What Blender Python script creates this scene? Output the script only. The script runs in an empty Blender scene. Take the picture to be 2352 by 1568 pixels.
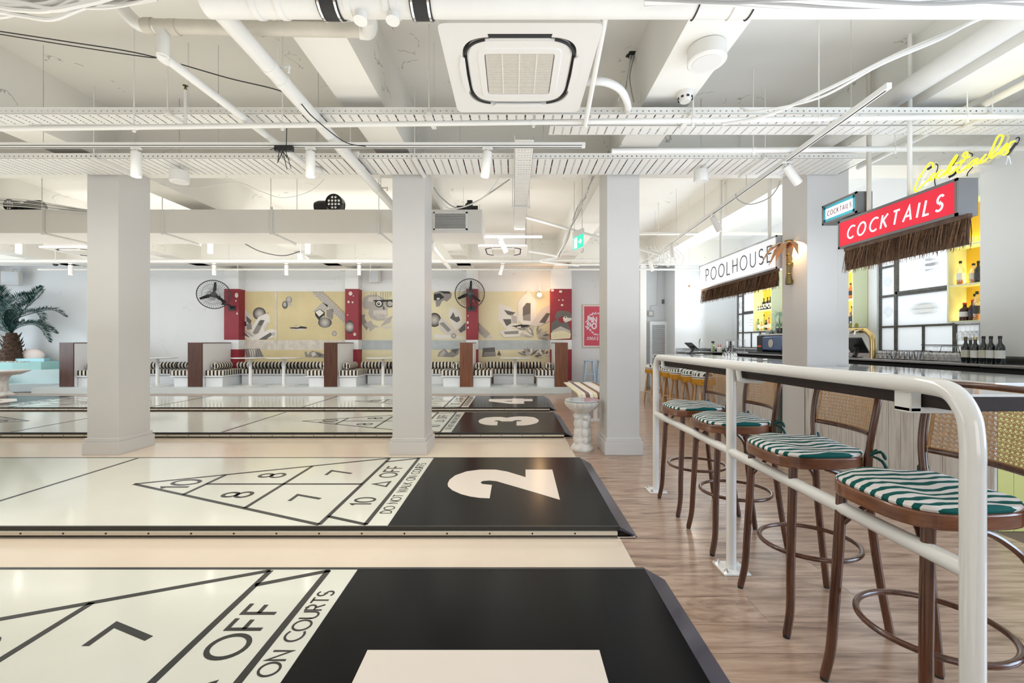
import bpy, bmesh, math, random
from mathutils import Vector, Matrix
random.seed(7)
PI = math.pi
S = bpy.context.scene
COL = S.collection
# ------------------------------------------------------------------ camera, world, lights, exposure
CH = 1.30
cam = bpy.data.cameras.new('camera'); camo = bpy.data.objects.new('camera', cam); COL.objects.link(camo)
camo.location = (0, 0, CH); camo.rotation_euler = (PI/2, 0, 0)
cam.sensor_width = 36; cam.lens = 36*990/2352; cam.shift_x = -2/2352; cam.shift_y = 1/2352
cam.clip_start = .05; cam.clip_end = 200
S.camera = camo
S.view_settings.view_transform = 'Standard'; S.view_settings.look = 'None'
S.view_settings.gamma = 1; S.view_settings.use_curve_mapping = False
S.view_settings.exposure = 0.0
w = bpy.data.worlds.new('world'); S.world = w; w.use_nodes = True
w.node_tree.nodes['Background'].inputs[0].default_value = (.86, .93, 1, 1)
w.node_tree.nodes['Background'].inputs[1].default_value = 2.2
def area(name, loc, rot, sx, sy, e, col):
    l = bpy.data.lights.new(name, 'AREA'); l.shape = 'RECTANGLE'; l.size = sx; l.size_y = sy; l.energy = e; l.color = col
    o = bpy.data.objects.new(name, l); o.location = loc; o.rotation_euler = rot; COL.objects.link(o); return o
WARM = (1, .86, .68); COOL = (.78, .88, 1)
area('rear_fill', (-5.0, -2.9, 1.6), (PI/2, 0, 0), 8, 2.0, 14, (1, .94, .86))  # added warm fill behind the camera; the wall there has no opening
area('assumed_side_daylight', (5.4, .3, 1.7), (PI/2, 0, PI/2), 2.6, 2.2, 175, (.60, .77, 1))  # added cool lamp for assumed daylight; the pier wall here has no window
area('rail_fill', (1.2, -2.9, 1.3), (PI/2, 0, 0), 2.2, 1.8, 38, (1, .97, .93))  # extra fill added to lift the rail and stools; no door behind it
area('assumed_end_daylight', (-15.0, 7.4, 1.9), (PI/2, 0, -PI/2), 8.5, 2.4, 230, (.80, .90, 1))  # lamp added for daylight assumed from unseen windows; left wall is modelled solid
area('daylight_bar_window', (5.2, 8.7, 2.1), (PI/2, 0, PI/2), 5.2, 1.5, 60, (.82, .9, 1))
area('lounge_fill', (-5.5, 7.06, 3.05), (1.15, 0, 0), 12, .3, 150, (.98, .98, 1))  # unseen fill added behind the duct to brighten far wall and booths
area('lane_fill', (-3.5, 3.0, 3.02), (0, 0, 0), 9, .4, 88, (1, .945, .86))  # added downward fill for courts and floor, without any fitting
area('ceiling_fill_front', (-2.5, 2.4, 1.40), (PI, 0, 0), 14, 3.6, 132, (1, .985, .95))  # invisible upward fill, added to brighten the near ceiling
area('ceiling_fill_middle', (-5.0, 8.3, 1.5), (PI, 0, 0), 17, 2.6, 150, (1, .98, .95))  # another unseen fill, added for the ceiling over the far courts
area('ceiling_fill_bar', (4.75, 8.3, 1.5), (PI, 0, 0), .9, 5, 75, (.76, .86, 1))  # cool fill added to brighten the bar ceiling and window wall; no lamp body
area('ceiling_fill_right', (2.6, 2.4, 1.42), (PI, 0, 0), 2.4, 4, 34, (.74, .86, 1))  # bluish fill added above the stools to cool and lift the ceiling there
def CZ(x, y):
    "height of whatever is overhead: beam soffit or slab"
    if 5.0 <= y <= 5.4 or 11.2 <= y <= 11.6: return 3.352
    for q in ((-12.0, -11.6), (-8.5, -8.1), (-4.98, -4.58), (-1.48, -1.12), (1.12, 1.52), (3.5, 3.92)):
        if q[0] <= x <= q[1]: return 3.352
    return 3.95

# ------------------------------------------------------------------ materials
MATS = {}
def nmat(name):
    m = bpy.data.materials.new(name); m.use_nodes = True
    nt = m.node_tree; return m, nt, nt.nodes['Principled BSDF']
def setp(b, **k):
    for n, v in k.items():
        b.inputs[n.replace('_', ' ')].default_value = v
def c4(c): return (c[0], c[1], c[2], 1)
def node(nt, t, **k):
    n = nt.nodes.new(t)
    for a, v in k.items(): setattr(n, a, v)
    return n
def ramp(nt, fac, stops, interp='LINEAR'):
    r = node(nt, 'ShaderNodeValToRGB'); r.color_ramp.interpolation = interp
    e = r.color_ramp.elements
    e[0].position, e[0].color = stops[0][0], c4(stops[0][1])
    e[1].position, e[1].color = stops[-1][0], c4(stops[-1][1])
    for p, c in stops[1:-1]:
        x = e.new(p); x.color = c4(c)
    nt.links.new(fac, r.inputs[0]); return r.outputs[0]
def tex(nt, scale=(1, 1, 1), rnd=0):
    tc = node(nt, 'ShaderNodeTexCoord'); mp = node(nt, 'ShaderNodeMapping'); mp.inputs['Scale'].default_value = scale
    src = tc.outputs['Object']
    if rnd:
        oi = node(nt, 'ShaderNodeObjectInfo'); mu = node(nt, 'ShaderNodeMath', operation='MULTIPLY'); mu.inputs[1].default_value = rnd
        nt.links.new(oi.outputs['Random'], mu.inputs[0])
        va = node(nt, 'ShaderNodeVectorMath', operation='ADD'); nt.links.new(src, va.inputs[0]); nt.links.new(mu.outputs[0], va.inputs[1]); src = va.outputs[0]
    nt.links.new(src, mp.inputs[0]); return mp.outputs[0]
def noise(nt, vec, scale, detail=4, rough=.55, dist=0):
    n = node(nt, 'ShaderNodeTexNoise'); n.inputs['Scale'].default_value = scale; n.inputs['Detail'].default_value = detail
    n.inputs['Roughness'].default_value = rough; n.inputs['Distortion'].default_value = dist
    nt.links.new(vec, n.inputs['Vector']); return n.outputs['Fac']
def bump(nt, b, h, strength=.2, dist=.01):
    n = node(nt, 'ShaderNodeBump'); n.inputs['Strength'].default_value = strength; n.inputs['Distance'].default_value = dist
    nt.links.new(h, n.inputs['Height']); nt.links.new(n.outputs[0], b.inputs['Normal'])
def pm(name, col, rough=.5, metal=0, var=.0, vs=4, bmp=0, emit=0, ecol=None, coat=0, spec=.5):
    if name in MATS: return MATS[name]
    m, nt, b = nmat(name)
    setp(b, Base_Color=c4(col), Roughness=rough, Metallic=metal, Coat_Weight=coat, Coat_Roughness=.08)
    b.inputs['Specular IOR Level'].default_value = spec
    if emit: setp(b, Emission_Color=c4(ecol or col), Emission_Strength=emit)
    if var or bmp:
        v = tex(nt); f = noise(nt, v, vs)
        if var:
            lo = tuple(x*(1-var) for x in col); hi = tuple(min(1, x*(1+var*.5)) for x in col)
            nt.links.new(ramp(nt, f, [(.3, lo), (.7, hi)]), b.inputs['Base Color'])
        if bmp: bump(nt, b, noise(nt, v, vs*6), bmp)
    MATS[name] = m; return m
def plaster(name, col, crack=(.25, .22, .18), amt=.5):
    m, nt, b = nmat(name); setp(b, Roughness=.55)
    v = tex(nt); big = noise(nt, v, .7, 3); fine = noise(nt, v, 3.1, 6, .6)
    base = ramp(nt, big, [(.3, tuple(x*.95 for x in col)), (.7, col)])
    vor = node(nt, 'ShaderNodeTexVoronoi', feature='DISTANCE_TO_EDGE'); vor.inputs['Scale'].default_value = .55
    va = node(nt, 'ShaderNodeVectorMath', operation='ADD')
    nn = node(nt, 'ShaderNodeTexNoise'); nn.inputs['Scale'].default_value = 2.2; nn.inputs['Detail'].default_value = 6
    nt.links.new(v, nn.inputs['Vector']); nt.links.new(v, va.inputs[0]); nt.links.new(nn.outputs['Color'], va.inputs[1]); nt.links.new(va.outputs[0], vor.inputs['Vector'])
    l1 = node(nt, 'ShaderNodeMath', operation='LESS_THAN'); l1.inputs[1].default_value = .003; nt.links.new(vor.outputs['Distance'], l1.inputs[0])
    l2 = node(nt, 'ShaderNodeMath', operation='GREATER_THAN'); l2.inputs[1].default_value = .56; nt.links.new(fine, l2.inputs[0])
    mu = node(nt, 'ShaderNodeMath', operation='MULTIPLY'); nt.links.new(l1.outputs[0], mu.inputs[0]); nt.links.new(l2.outputs[0], mu.inputs[1])
    m2 = node(nt, 'ShaderNodeMath', operation='MULTIPLY'); m2.inputs[1].default_value = amt; nt.links.new(mu.outputs[0], m2.inputs[0])
    mx = node(nt, 'ShaderNodeMixRGB'); nt.links.new(m2.outputs[0], mx.inputs[0]); nt.links.new(base, mx.inputs[1]); mx.inputs[2].default_value = c4(crack)
    nt.links.new(mx.outputs[0], b.inputs['Base Color']); bump(nt, b, fine, .12, .01)
    MATS[name] = m; return m
def wood(name, c1, c2, rough=.4, scale=(1, 14, 14), rnd=30, coat=0, ns=2.5, mid=None):
    m, nt, b = nmat(name); setp(b, Roughness=rough, Coat_Weight=coat, Coat_Roughness=.12)
    v = tex(nt, scale, rnd); f = noise(nt, v, ns, 7, .62, .4)
    nt.links.new(ramp(nt, f, [(.3, c1), (.5, mid or tuple((a+b_)/2 for a, b_ in zip(c1, c2))), (.7, c2)]), b.inputs['Base Color'])
    bump(nt, b, f, .08, .004); MATS[name] = m; return m
def stripes(name, c1, c2, period, axis='X', duty=.5, rough=.8, wob=0, by_normal=False, rot=0):
    m, nt, b = nmat(name); setp(b, Roughness=rough); b.inputs['Specular IOR Level'].default_value = .2
    v = tex(nt)
    if rot:
        nt.nodes['Mapping'].inputs['Rotation'].default_value = (0, 0, rot)
    sx = node(nt, 'ShaderNodeSeparateXYZ'); nt.links.new(v, sx.inputs[0])
    src = sx.outputs[axis]
    if by_normal:
        g = node(nt, 'ShaderNodeNewGeometry'); sn = node(nt, 'ShaderNodeSeparateXYZ'); nt.links.new(g.outputs['Normal'], sn.inputs[0])
        ab = node(nt, 'ShaderNodeMath', operation='ABSOLUTE'); nt.links.new(sn.outputs['X'], ab.inputs[0])
        gt = node(nt, 'ShaderNodeMath', operation='GREATER_THAN'); gt.inputs[1].default_value = .6; nt.links.new(ab.outputs[0], gt.inputs[0])
        mf = node(nt, 'ShaderNodeMix'); nt.links.new(gt.outputs[0], mf.inputs[0]); nt.links.new(sx.outputs['X'], mf.inputs[2]); nt.links.new(sx.outputs['Y'], mf.inputs[3]); src = mf.outputs[0]
    if wob:
        n = noise(nt, v, 5, 2); mu = node(nt, 'ShaderNodeMath', operation='MULTIPLY_ADD'); mu.inputs[1].default_value = wob; nt.links.new(n, mu.inputs[0]); nt.links.new(src, mu.inputs[2]); src = mu.outputs[0]
    d = node(nt, 'ShaderNodeMath', operation='DIVIDE'); d.inputs[1].default_value = period; nt.links.new(src, d.inputs[0])
    f = node(nt, 'ShaderNodeMath', operation='FRACT'); nt.links.new(d.outputs[0], f.inputs[0])
    nt.links.new(ramp(nt, f.outputs[0], [(0, c1), (duty, c2)], 'CONSTANT'), b.inputs['Base Color'])
    bump(nt, b, noise(nt, v, 60), .1, .003); MATS[name] = m; return m
def glassy(name, col=(1, 1, 1), alpha=.12, rough=.03):
    m = bpy.data.materials.new(name); m.use_nodes = True; nt = m.node_tree; nt.nodes.clear()
    o = node(nt, 'ShaderNodeOutputMaterial'); t = node(nt, 'ShaderNodeBsdfTransparent'); t.inputs[0].default_value = c4(col)
    g = node(nt, 'ShaderNodeBsdfGlossy'); g.inputs['Roughness'].default_value = rough
    lw = node(nt, 'ShaderNodeLayerWeight'); lw.inputs[0].default_value = .35
    ma = node(nt, 'ShaderNodeMath', operation='MULTIPLY_ADD'); ma.inputs[1].default_value = .6; ma.inputs[2].default_value = alpha
    nt.links.new(lw.outputs['Facing'], ma.inputs[0])
    mx = node(nt, 'ShaderNodeMixShader'); nt.links.new(ma.outputs[0], mx.inputs[0]); nt.links.new(t.outputs[0], mx.inputs[1]); nt.links.new(g.outputs[0], mx.inputs[2])
    nt.links.new(mx.outputs[0], o.inputs[0]); MATS[name] = m; return m

WHITE = pm('white_paint', (.80, .79, .76), .45, var=.05, vs=1.2, bmp=.03)
WALLM = plaster('wall_paint', (.80, .81, .81), amt=.25)
CEILM = plaster('ceiling_paint', (.88, .862, .80), amt=.6)
COLM = pm('column_paint', (.63, .615, .595), .42, var=.03, vs=1.5)
GLOSSW = pm('gloss_white', (.84, .83, .80), .16, coat=.6)
TRAYM = pm('tray_white', (.80, .79, .75), .4)
PIPEW = pm('pipe_white', (.80, .79, .75), .3, var=.05, vs=3)
PIPEG = pm('pipe_grey', (.62, .58, .50), .35, var=.1, vs=6)
ACW = pm('plastic_white', (.74, .725, .69), .35)
ACG = pm('grille_beige', (.30, .27, .23), .5)
DARK = pm('dark_void', (.02, .02, .02), .7)
BLACK = pm('black_plastic', (.015, .015, .017), .35)
RUBBER = pm('rubber', (.02, .02, .02), .6)
STEEL = pm('steel', (.55, .55, .56), .25, 1, var=.1, vs=8)
CHROME = pm('chrome', (.8, .8, .82), .1, 1)
BRASS = pm('brass', (.62, .47, .22), .25, 1)
BRONZE = pm('aged_brass', (.22, .18, .08), .35, 1)
GLASS = glassy('clear_glass')
REDM = pm('red_plastic', (.6, .03, .03), .4)
FIX_GREY = pm('sign_frame', (.15, .145, .14), .45)

# ------------------------------------------------------------------ mesh builder
class MB:
    def __init__(s): s.v = []; s.f = []; s.m = []
    def quad(s, *p, m=0):
        i = len(s.v); s.v += [Vector(q) for q in p]; s.f.append(tuple(range(i, i+len(p)))); s.m.append(m); return s
    def add(s, v, f, m=0):
        i = len(s.v); s.v += [Vector(q) for q in v]
        for q in f: s.f.append(tuple(i+k for k in q)); s.m.append(m)
        return s
    def box(s, x0, x1, y0, y1, z0, z1, m=0, M=None):
        v = [Vector(p) for p in ((x0, y0, z0), (x1, y0, z0), (x1, y1, z0), (x0, y1, z0), (x0, y0, z1), (x1, y0, z1), (x1, y1, z1), (x0, y1, z1))]
        if M: v = [M @ p for p in v]
        return s.add(v, [(0, 3, 2, 1), (4, 5, 6, 7), (0, 1, 5, 4), (1, 2, 6, 5), (2, 3, 7, 6), (3, 0, 4, 7)], m)
    def prism(s, pts, z0, z1, M=None, m=0):
        n = len(pts); v = [Vector((p[0], p[1], z0)) for p in pts] + [Vector((p[0], p[1], z1)) for p in pts]
        if M: v = [M @ p for p in v]
        return s.add(v, [tuple(range(n))[::-1], tuple(range(n, 2*n))] + [(i, (i+1) % n, n+(i+1) % n, n+i) for i in range(n)], m)
    def tube(s, pts, r, n=8, closed=False, m=0):
        P = [Vector(p) for p in pts]; k = len(P)
        R = r if isinstance(r, (list, tuple)) else [r]*k
        T = []
        for i in range(k):
            a = P[(i-1) % k] if (closed or i > 0) else P[i]; b = P[(i+1) % k] if (closed or i < k-1) else P[i]
            t = (b-a); T.append(t.normalized() if t.length > 1e-9 else Vector((0, 0, 1)))
        u = T[0].orthogonal().normalized(); base = len(s.v)
        for i in range(k):
            u = (u - T[i]*u.dot(T[i])); u = u.normalized() if u.length > 1e-6 else T[i].orthogonal().normalized()
            w_ = T[i].cross(u)
            for j in range(n):
                a = 2*PI*j/n; s.v.append(P[i] + (u*math.cos(a)+w_*math.sin(a))*R[i])
        for i in range(k if closed else k-1):
            a = base+i*n; b = base+((i+1) % k)*n
            for j in range(n):
                s.f.append((a+j, a+(j+1) % n, b+(j+1) % n, b+j)); s.m.append(m)
        if not closed:
            s.f.append(tuple(base+j for j in range(n))[::-1]); s.f.append(tuple(base+(k-1)*n+j for j in range(n))); s.m += [m, m]
        return s
    def lathe(s, prof, c=(0, 0, 0), n=24, m=0, M=None, sx=1, sy=1, fn=None):
        base = len(s.v); k = len(prof); c = Vector(c)
        for r, z in prof:
            for j in range(n):
                a = 2*PI*j/n; rr = r*(fn(a, z) if fn else 1)
                p = Vector((rr*math.cos(a)*sx, rr*math.sin(a)*sy, z))
                if M: p = M @ p
                s.v.append(p+c)
        for i in range(k-1):
            for j in range(n):
                a = base+i*n; s.f.append((a+j, a+(j+1) % n, a+n+(j+1) % n, a+n+j)); s.m.append(m)
        s.f.append(tuple(base+j for j in range(n))[::-1]); s.f.append(tuple(base+(k-1)*n+j for j in range(n))); s.m += [m, m]
        return s
    def ball(s, c, r, n=12, m=0, sz=1, sx=1, sy=1):
        k = max(5, n//2+1); return s.lathe([(r*math.sin(PI*i/(k-1)) or 1e-5, -r*sz*math.cos(PI*i/(k-1))) for i in range(k)], c, n, m, sx=sx, sy=sy)
    def mesh(s, mat, name='mesh', smooth=True, org=None):
        me = bpy.data.meshes.new(name)
        o = Vector(org) if org is not None else Vector((0, 0, 0))
        me.from_pydata([tuple(p-o) for p in s.v], [], s.f)
        for mt in (mat if isinstance(mat, (list, tuple)) else [mat]): me.materials.append(mt)
        me.polygons.foreach_set('material_index', s.m)
        if smooth:
            me.shade_smooth(); me.set_sharp_from_angle(angle=math.radians(38))
        me.update(); return me
    def bb(s):
        xs = [p.x for p in s.v]; ys = [p.y for p in s.v]; zs = [p.z for p in s.v]
        return Vector(((min(xs)+max(xs))/2, (min(ys)+max(ys))/2, min(zs)))
def tag(o, label=None, cat=None, group=None, kind=None):
    if label: o['label'] = label
    if cat: o['category'] = cat
    if group: o['group'] = group
    if kind: o['kind'] = kind
    return o
def bevel(o, wd=.004, seg=2):
    b = o.modifiers.new('bevel', 'BEVEL'); b.width = wd; b.segments = seg; b.limit_method = 'ANGLE'; b.angle_limit = math.radians(50); return o
def thing(name, label, cat, loc=(0, 0, 0), rz=0, group=None):
    o = bpy.data.objects.new(name, None); COL.objects.link(o); o.location = loc; o.rotation_euler = (0, 0, rz); o.empty_display_size = .1
    return tag(o, label, cat, group)
def obj(name, B, mat, parent=None, w=False, smooth=True, bv=0, label=None, kind=None, org=None):
    """w: geometry is in world coordinates; parent loc is subtracted (parents have no rotation then)"""
    if parent is None or org is not None:
        og = Vector(org) if org is not None else B.bb(); me = B.mesh(mat, name, smooth, og); o = bpy.data.objects.new(name, me)
        o.location = og
        if parent is not None:
            o.parent = parent
            if w: o.location = og - wl(parent)
    else:
        og = wl(parent) if w else None
        me = B.mesh(mat, name, smooth, og); o = bpy.data.objects.new(name, me); o.parent = parent
    COL.objects.link(o)
    if bv: bevel(o, bv)
    if label: o['label'] = label
    if kind: o['kind'] = kind
    return o
def wl(o):
    p = Vector(o.location)
    while o.parent: o = o.parent; p = p+Vector(o.location)
    return p
def struct(name, B, mat, bv=0, smooth=False): return obj(name, B, mat, kind='structure', bv=bv, smooth=smooth)
def solo(name, B, mat, label, cat, group=None, kind=None, bv=0): return tag(obj(name, B, mat, bv=bv), label, cat, group, kind)
KIDS = {}
def dup(root, loc, rz=None, label=None, group=None, parent=None):
    r = root.copy(); COL.objects.link(r); r.location = loc
    if rz is not None: r.rotation_euler = (0, 0, rz)
    if parent: r.parent = parent
    if label: r['label'] = label
    if group: r['group'] = group
    for ch in list(root.children):
        c = ch.copy(); COL.objects.link(c); c.parent = r
        for g in list(ch.children):
            d = g.copy(); COL.objects.link(d); d.parent = c
    return r
def cr(P, k=6, closed=False):
    P = [Vector(p) for p in P]; out = []; n = len(P)
    for i in range(n if closed else n-1):
        if closed: a, b, c, d = P[(i-1) % n], P[i], P[(i+1) % n], P[(i+2) % n]
        else: a, b, c, d = P[max(i-1, 0)], P[i], P[i+1], P[min(i+2, n-1)]
        for j in range(k):
            t = j/k
            out.append(.5*((2*b)+(c-a)*t+(2*a-5*b+4*c-d)*t*t+(3*b-3*c+d-a)*t**3))
    if not closed: out.append(P[-1])
    return out
def rrect(w, h, r, n=5, cx=0, cy=0):
    out = []
    for qx, qy, a0 in ((1, 1, 0), (-1, 1, PI/2), (-1, -1, PI), (1, -1, 1.5*PI)):
        for i in range(n+1):
            a = a0+PI/2*i/n; out.append((cx+qx*(w/2-r)+r*math.cos(a), cy+qy*(h/2-r)+r*math.sin(a)))
    return out
def ell(cx, cy, a, b, n=20, a0=0, a1=2*PI): return [(cx+a*math.cos(a0+(a1-a0)*i/n), cy+b*math.sin(a0+(a1-a0)*i/n)) for i in range(n+(0 if abs(a1-a0-2*PI) < 1e-6 else 1))]
def basis(o, u, v):
    u = Vector(u); v = Vector(v); n = u.cross(v); M = Matrix.Identity(4)
    for i in range(3): M[i][0] = u[i]; M[i][1] = v[i]; M[i][2] = n[i]; M[i][3] = o[i]
    return M
# ---- stroke lettering: every glyph is a set of polylines on a cell of height 1
def arc(cx, cy, rx, ry, a, b, n=14): return [(cx+rx*math.cos(math.radians(a+(b-a)*i/n)), cy+ry*math.sin(math.radians(a+(b-a)*i/n))) for i in range(n+1)]
G = {
 'A': (.74, [[(0, 0), (.37, 1), (.74, 0)], [(.14, .33), (.60, .33)]]), 'C': (.72, [arc(.5, .5, .5, .5, 52, 308, 20)]),
 'D': (.66, [[(0, 0), (0, 1), (.2, 1)]+arc(.2, .5, .46, .5, 90, -90)+[(0, 0)]]), 'E': (.5, [[(.5, 1), (0, 1), (0, 0), (.5, 0)], [(0, .52), (.45, .52)]]),
 'F': (.48, [[(.48, 1), (0, 1), (0, 0)], [(0, .52), (.42, .52)]]), 'H': (.62, [[(0, 0), (0, 1)], [(.62, 0), (.62, 1)], [(0, .52), (.62, .52)]]),
 'I': (.02, [[(0, 0), (0, 1)]]), 'K': (.6, [[(0, 0), (0, 1)], [(.56, 1), (0, .45)], [(.16, .6), (.62, 0)]]), 'L': (.46, [[(0, 1), (0, 0), (.46, 0)]]),
 'M': (.84, [[(0, 0), (.08, 1), (.42, .2), (.76, 1), (.84, 0)]]), 'N': (.66, [[(0, 0), (0, 1), (.66, 0), (.66, 1)]]), 'O': (.9, [arc(.45, .5, .45, .5, 0, 360, 26)]),
 'P': (.5, [[(0, 0), (0, 1), (.24, 1)]+arc(.24, .74, .26, .26, 90, -90, 10)+[(0, .48)]]), 'R': (.54, [[(0, 0), (0, 1), (.24, 1)]+arc(.24, .74, .26, .26, 90, -90, 10)+[(0, .48)], [(.24, .48), (.54, 0)]]),
 'S': (.5, [arc(.25, .745, .24, .255, 35, 270, 12)+arc(.25, .245, .26, .245, 90, -145, 12)]), 'T': (.6, [[(0, 1), (.6, 1)], [(.3, 1), (.3, 0)]]),
 'U': (.62, [[(0, 1), (0, .3)]+arc(.31, .31, .31, .31, 180, 360)+[(.62, 1)]]), 'W': (1.0, [[(0, 1), (.25, 0), (.5, .95), (.75, 0), (1.0, 1)]]), 'X': (.6, [[(0, 0), (.6, 1)], [(0, 1), (.6, 0)]]),
 '0': (.62, [arc(.31, .5, .31, .5, 0, 360, 24)]), '1': (.16, [[(0, .86), (.16, 1), (.16, 0)]]), '7': (.6, [[(0, 1), (.6, 1), (.2, 0)]]),
 '8': (.54, [arc(.27, .25, .27, .25, 0, 360, 20), arc(.27, .745, .225, .245, 0, 360, 20)]), '^': (.9, [[(0, 0), (.45, .9), (.9, 0), (0, 0)]]), ' ': (.4, []),
}
def text_width(s, gap): return sum(G[c][0] for c in s)+gap*(len(s)-1)
def ribbon(B, pl, wd, d, M, m=0):
    P = [Vector((p[0], p[1])) for p in pl]; n = len(P); closed = (P[0]-P[-1]).length < 1e-4
    if closed: P = P[:-1]; n -= 1
    L = []; Rr = []
    for i in range(n):
        a = P[i-1] if (closed or i > 0) else None; b = P[(i+1) % n] if (closed or i < n-1) else None
        t1 = (P[i]-a).normalized() if a is not None else None; t2 = (b-P[i]).normalized() if b is not None else None
        if t1 is None: t1 = t2
        if t2 is None: t2 = t1
        n1 = Vector((-t1.y, t1.x)); n2 = Vector((-t2.y, t2.x)); nn = n1+n2
        nn = n1 if nn.length < 1e-3 else nn.normalized()
        k = min(1.0/max(nn.dot(n1), .35), 2.6)*wd/2
        L.append(P[i]+nn*k); Rr.append(P[i]-nn*k)
    for i in range(n if closed else n-1):
        j = (i+1) % n
        B.prism([L[i], Rr[i], Rr[j], L[j]][::-1] if False else [Rr[i], Rr[j], L[j], L[i]], 0, d, M, m)
def letter(B, s, h, wd, M, gap=.2, d=.0015, center=True, slant=0, wx=1, m=0):
    tw = text_width(s, gap)*wx; x = -tw/2 if center else 0
    for c in s:
        gw, st = G[c]
        for pl in st:
            ribbon(B, [((x+p[0]*wx+slant*p[1])*h, (p[1]-(.5 if center else 0))*h) for p in pl], wd, d, M, m)
        x += (gw+gap)*wx
def pk(px, py, Y): return Vector(((px-1178)*Y/990, Y, CH-(py-785)*Y/990))     # measured sight line of the photograph at depth Y
def pz(px, py, Z):
    Y = (CH-Z)*990/(py-785); return Vector(((px-1178)*Y/990, Y, Z))
# ------------------------------------------------------------------ room shell
ZC = 3.95; XL, XR, YB, YF = -15.2, 5.95, -3.0, 12.5
SCREED = pm('cream_screed', (.82, .70, .57), .22, var=.07, vs=.9, coat=.25)
fl = MB().box(XL, .71, YB, 8.05, -.1, 0); struct('floor', fl, SCREED)
SUB = pm('floor_joint', (.16, .11, .08), .8)
fb = MB().box(.71, XR+.2, YB, YF+.6, -.1, -.004); fb.box(XL, .71, 8.05, YF+.6, -.1, -.004)
wfl = struct('floor', fb, SUB)
PL = wood('oak_plank', (.17, .10, .068), (.56, .405, .31), .3, (1.3, 13, 1), 60, coat=.25, ns=1.8, mid=(.40, .27, .195))
def plank_mesh(L, Wd):
    b = MB(); g = .0012
    b.prism([(g, g), (L-g, g), (L-g, Wd-g), (g, Wd-g)], -.006, 0); return b.mesh(PL, 'plank', False)
PM = plank_mesh(1.6, .2)
random.seed(3)
def lay(x0, x1, y0, y1, L, Wd, me):
    y = y0; r = 0
    while y < y1-.01:
        x = x0-random.choice([0, .35, .7, 1.05])*L
        while x < x1-.01:
            xa = max(x, x0); xb = min(x+L, x1)
            if xb-xa > .02:
                o = bpy.data.objects.new('plank', me); COL.objects.link(o); o.parent = wfl
                o.location = Vector((xa, y, 0))-Vector(wfl.location); o.scale = ((xb-xa)/L, min(Wd, y1-y)/Wd, 1)
            x += L
        y += Wd; r += 1
lay(.71, 3.3, .6, 12.4, 1.6, .2, PM)
lay(-12.6, .71, 8.05+1.8, 11.0, 1.6, .2, PM)
lay(3.3, 4.4, 10.1, 12.6, 1.6, .2, PM)
def wall(name, *a, m=None): return struct(name, MB().box(*a), m or WALLM)
wall('wall_far', XL-.2, 3.36, YF, YF+.2, 0, ZC)
wall('wall_left', XL-.2, XL, YB, YF, 0, ZC)
wall('wall_back', XL-.2, XR+.2, YB-.2, YB, 0, ZC)
wall('wall_recess', 3.36, 4.42, 12.45, 12.65, 0, ZC)
# bar alcove: end wall and window wall with three openings
wall('wall_bar_end', 4.36, XR, 11.6, 11.8, 0, ZC)
PINK = pm('wall_pinkish', (.78, .70, .66), .6)
wall('wall_return', 4.36, 4.56, 11.8, 12.45, 0, ZC, m=WALLM)
WIN = [(10.15, 11.5), (8.35, 9.45), (5.50, 7.05)]
ZS, ZW = 1.15, 3.0
wr = MB().box(XR, XR+.25, YB, YF, ZW, ZC).box(XR, XR+.25, YB, YF, 0, ZS)
yy = YB
for a, b_ in sorted(WIN): wr.box(XR, XR+.25, yy, a, ZS, ZW); yy = b_
wr.box(XR, XR+.25, yy, YF, ZS, ZW); struct('wall_right', wr, WALLM)
wall('wall_pier', 5.55, XR, YB, 5.12, 0, ZC)
# ceiling slab and beams
struct('ceiling', MB().box(XL-.2, XR+.25, YB-.2, YF+.4, ZC, ZC+.2), CEILM)
ZB = 3.35
for i, (x0, x1) in enumerate(((-12.0, -11.6), (-8.5, -8.1), (-4.98, -4.58), (-1.48, -1.12), (1.12, 1.52), (3.5, 3.92))):
    struct('ceiling_beam', MB().box(x0, x1, YB, YF, ZB, ZC), CEILM)
struct('ceiling_beam', MB().box(XL, XR, 5.0, 5.4, ZB, ZC), CEILM)
struct('ceiling_beam', MB().box(XL, XR, 11.2, 11.6, ZB, ZC), CEILM)
struct('ceiling_beam', MB().box(XL, -.3, 2.62, 2.8, 3.55, ZC), CEILM)
cs = MB().box(XL, -1.5, 3.1, 3.13, ZC-.06, ZC).box(XL, -1.5, 3.0, 3.1, ZC-.03, ZC)
struct('trim_1', cs, pm('seam_grey', (.6, .57, .5), .6))
# columns with plinths
def column(x0, x1, y0=4.98, y1=5.42, base=True):
    c = struct('column', MB().box(x0, x1, y0, y1, 0, ZB), COLM, bv=.004)
    if base:
        p = .032; b = MB().box(x0-p, x1+p, y0-p, y1+p, 0, .145)
        b.box(x0-p*.55, x1+p*.55, y0-p*.55, y1+p*.55, .145, .19)
        o = obj('baseboard', b, COLM, c, w=True, bv=.004)
for a in ((-12.0, -11.63), (-8.46, -8.09), (-4.92, -4.56), (-1.392, -1.02), (1.088, 1.463)): column(*a)
column(3.38, 3.73, 4.95, 5.41, base=False)
struct('column', MB().box(3.7, 3.86, 4.955, 5.41, 1.021, ZB), COLM)
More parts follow.
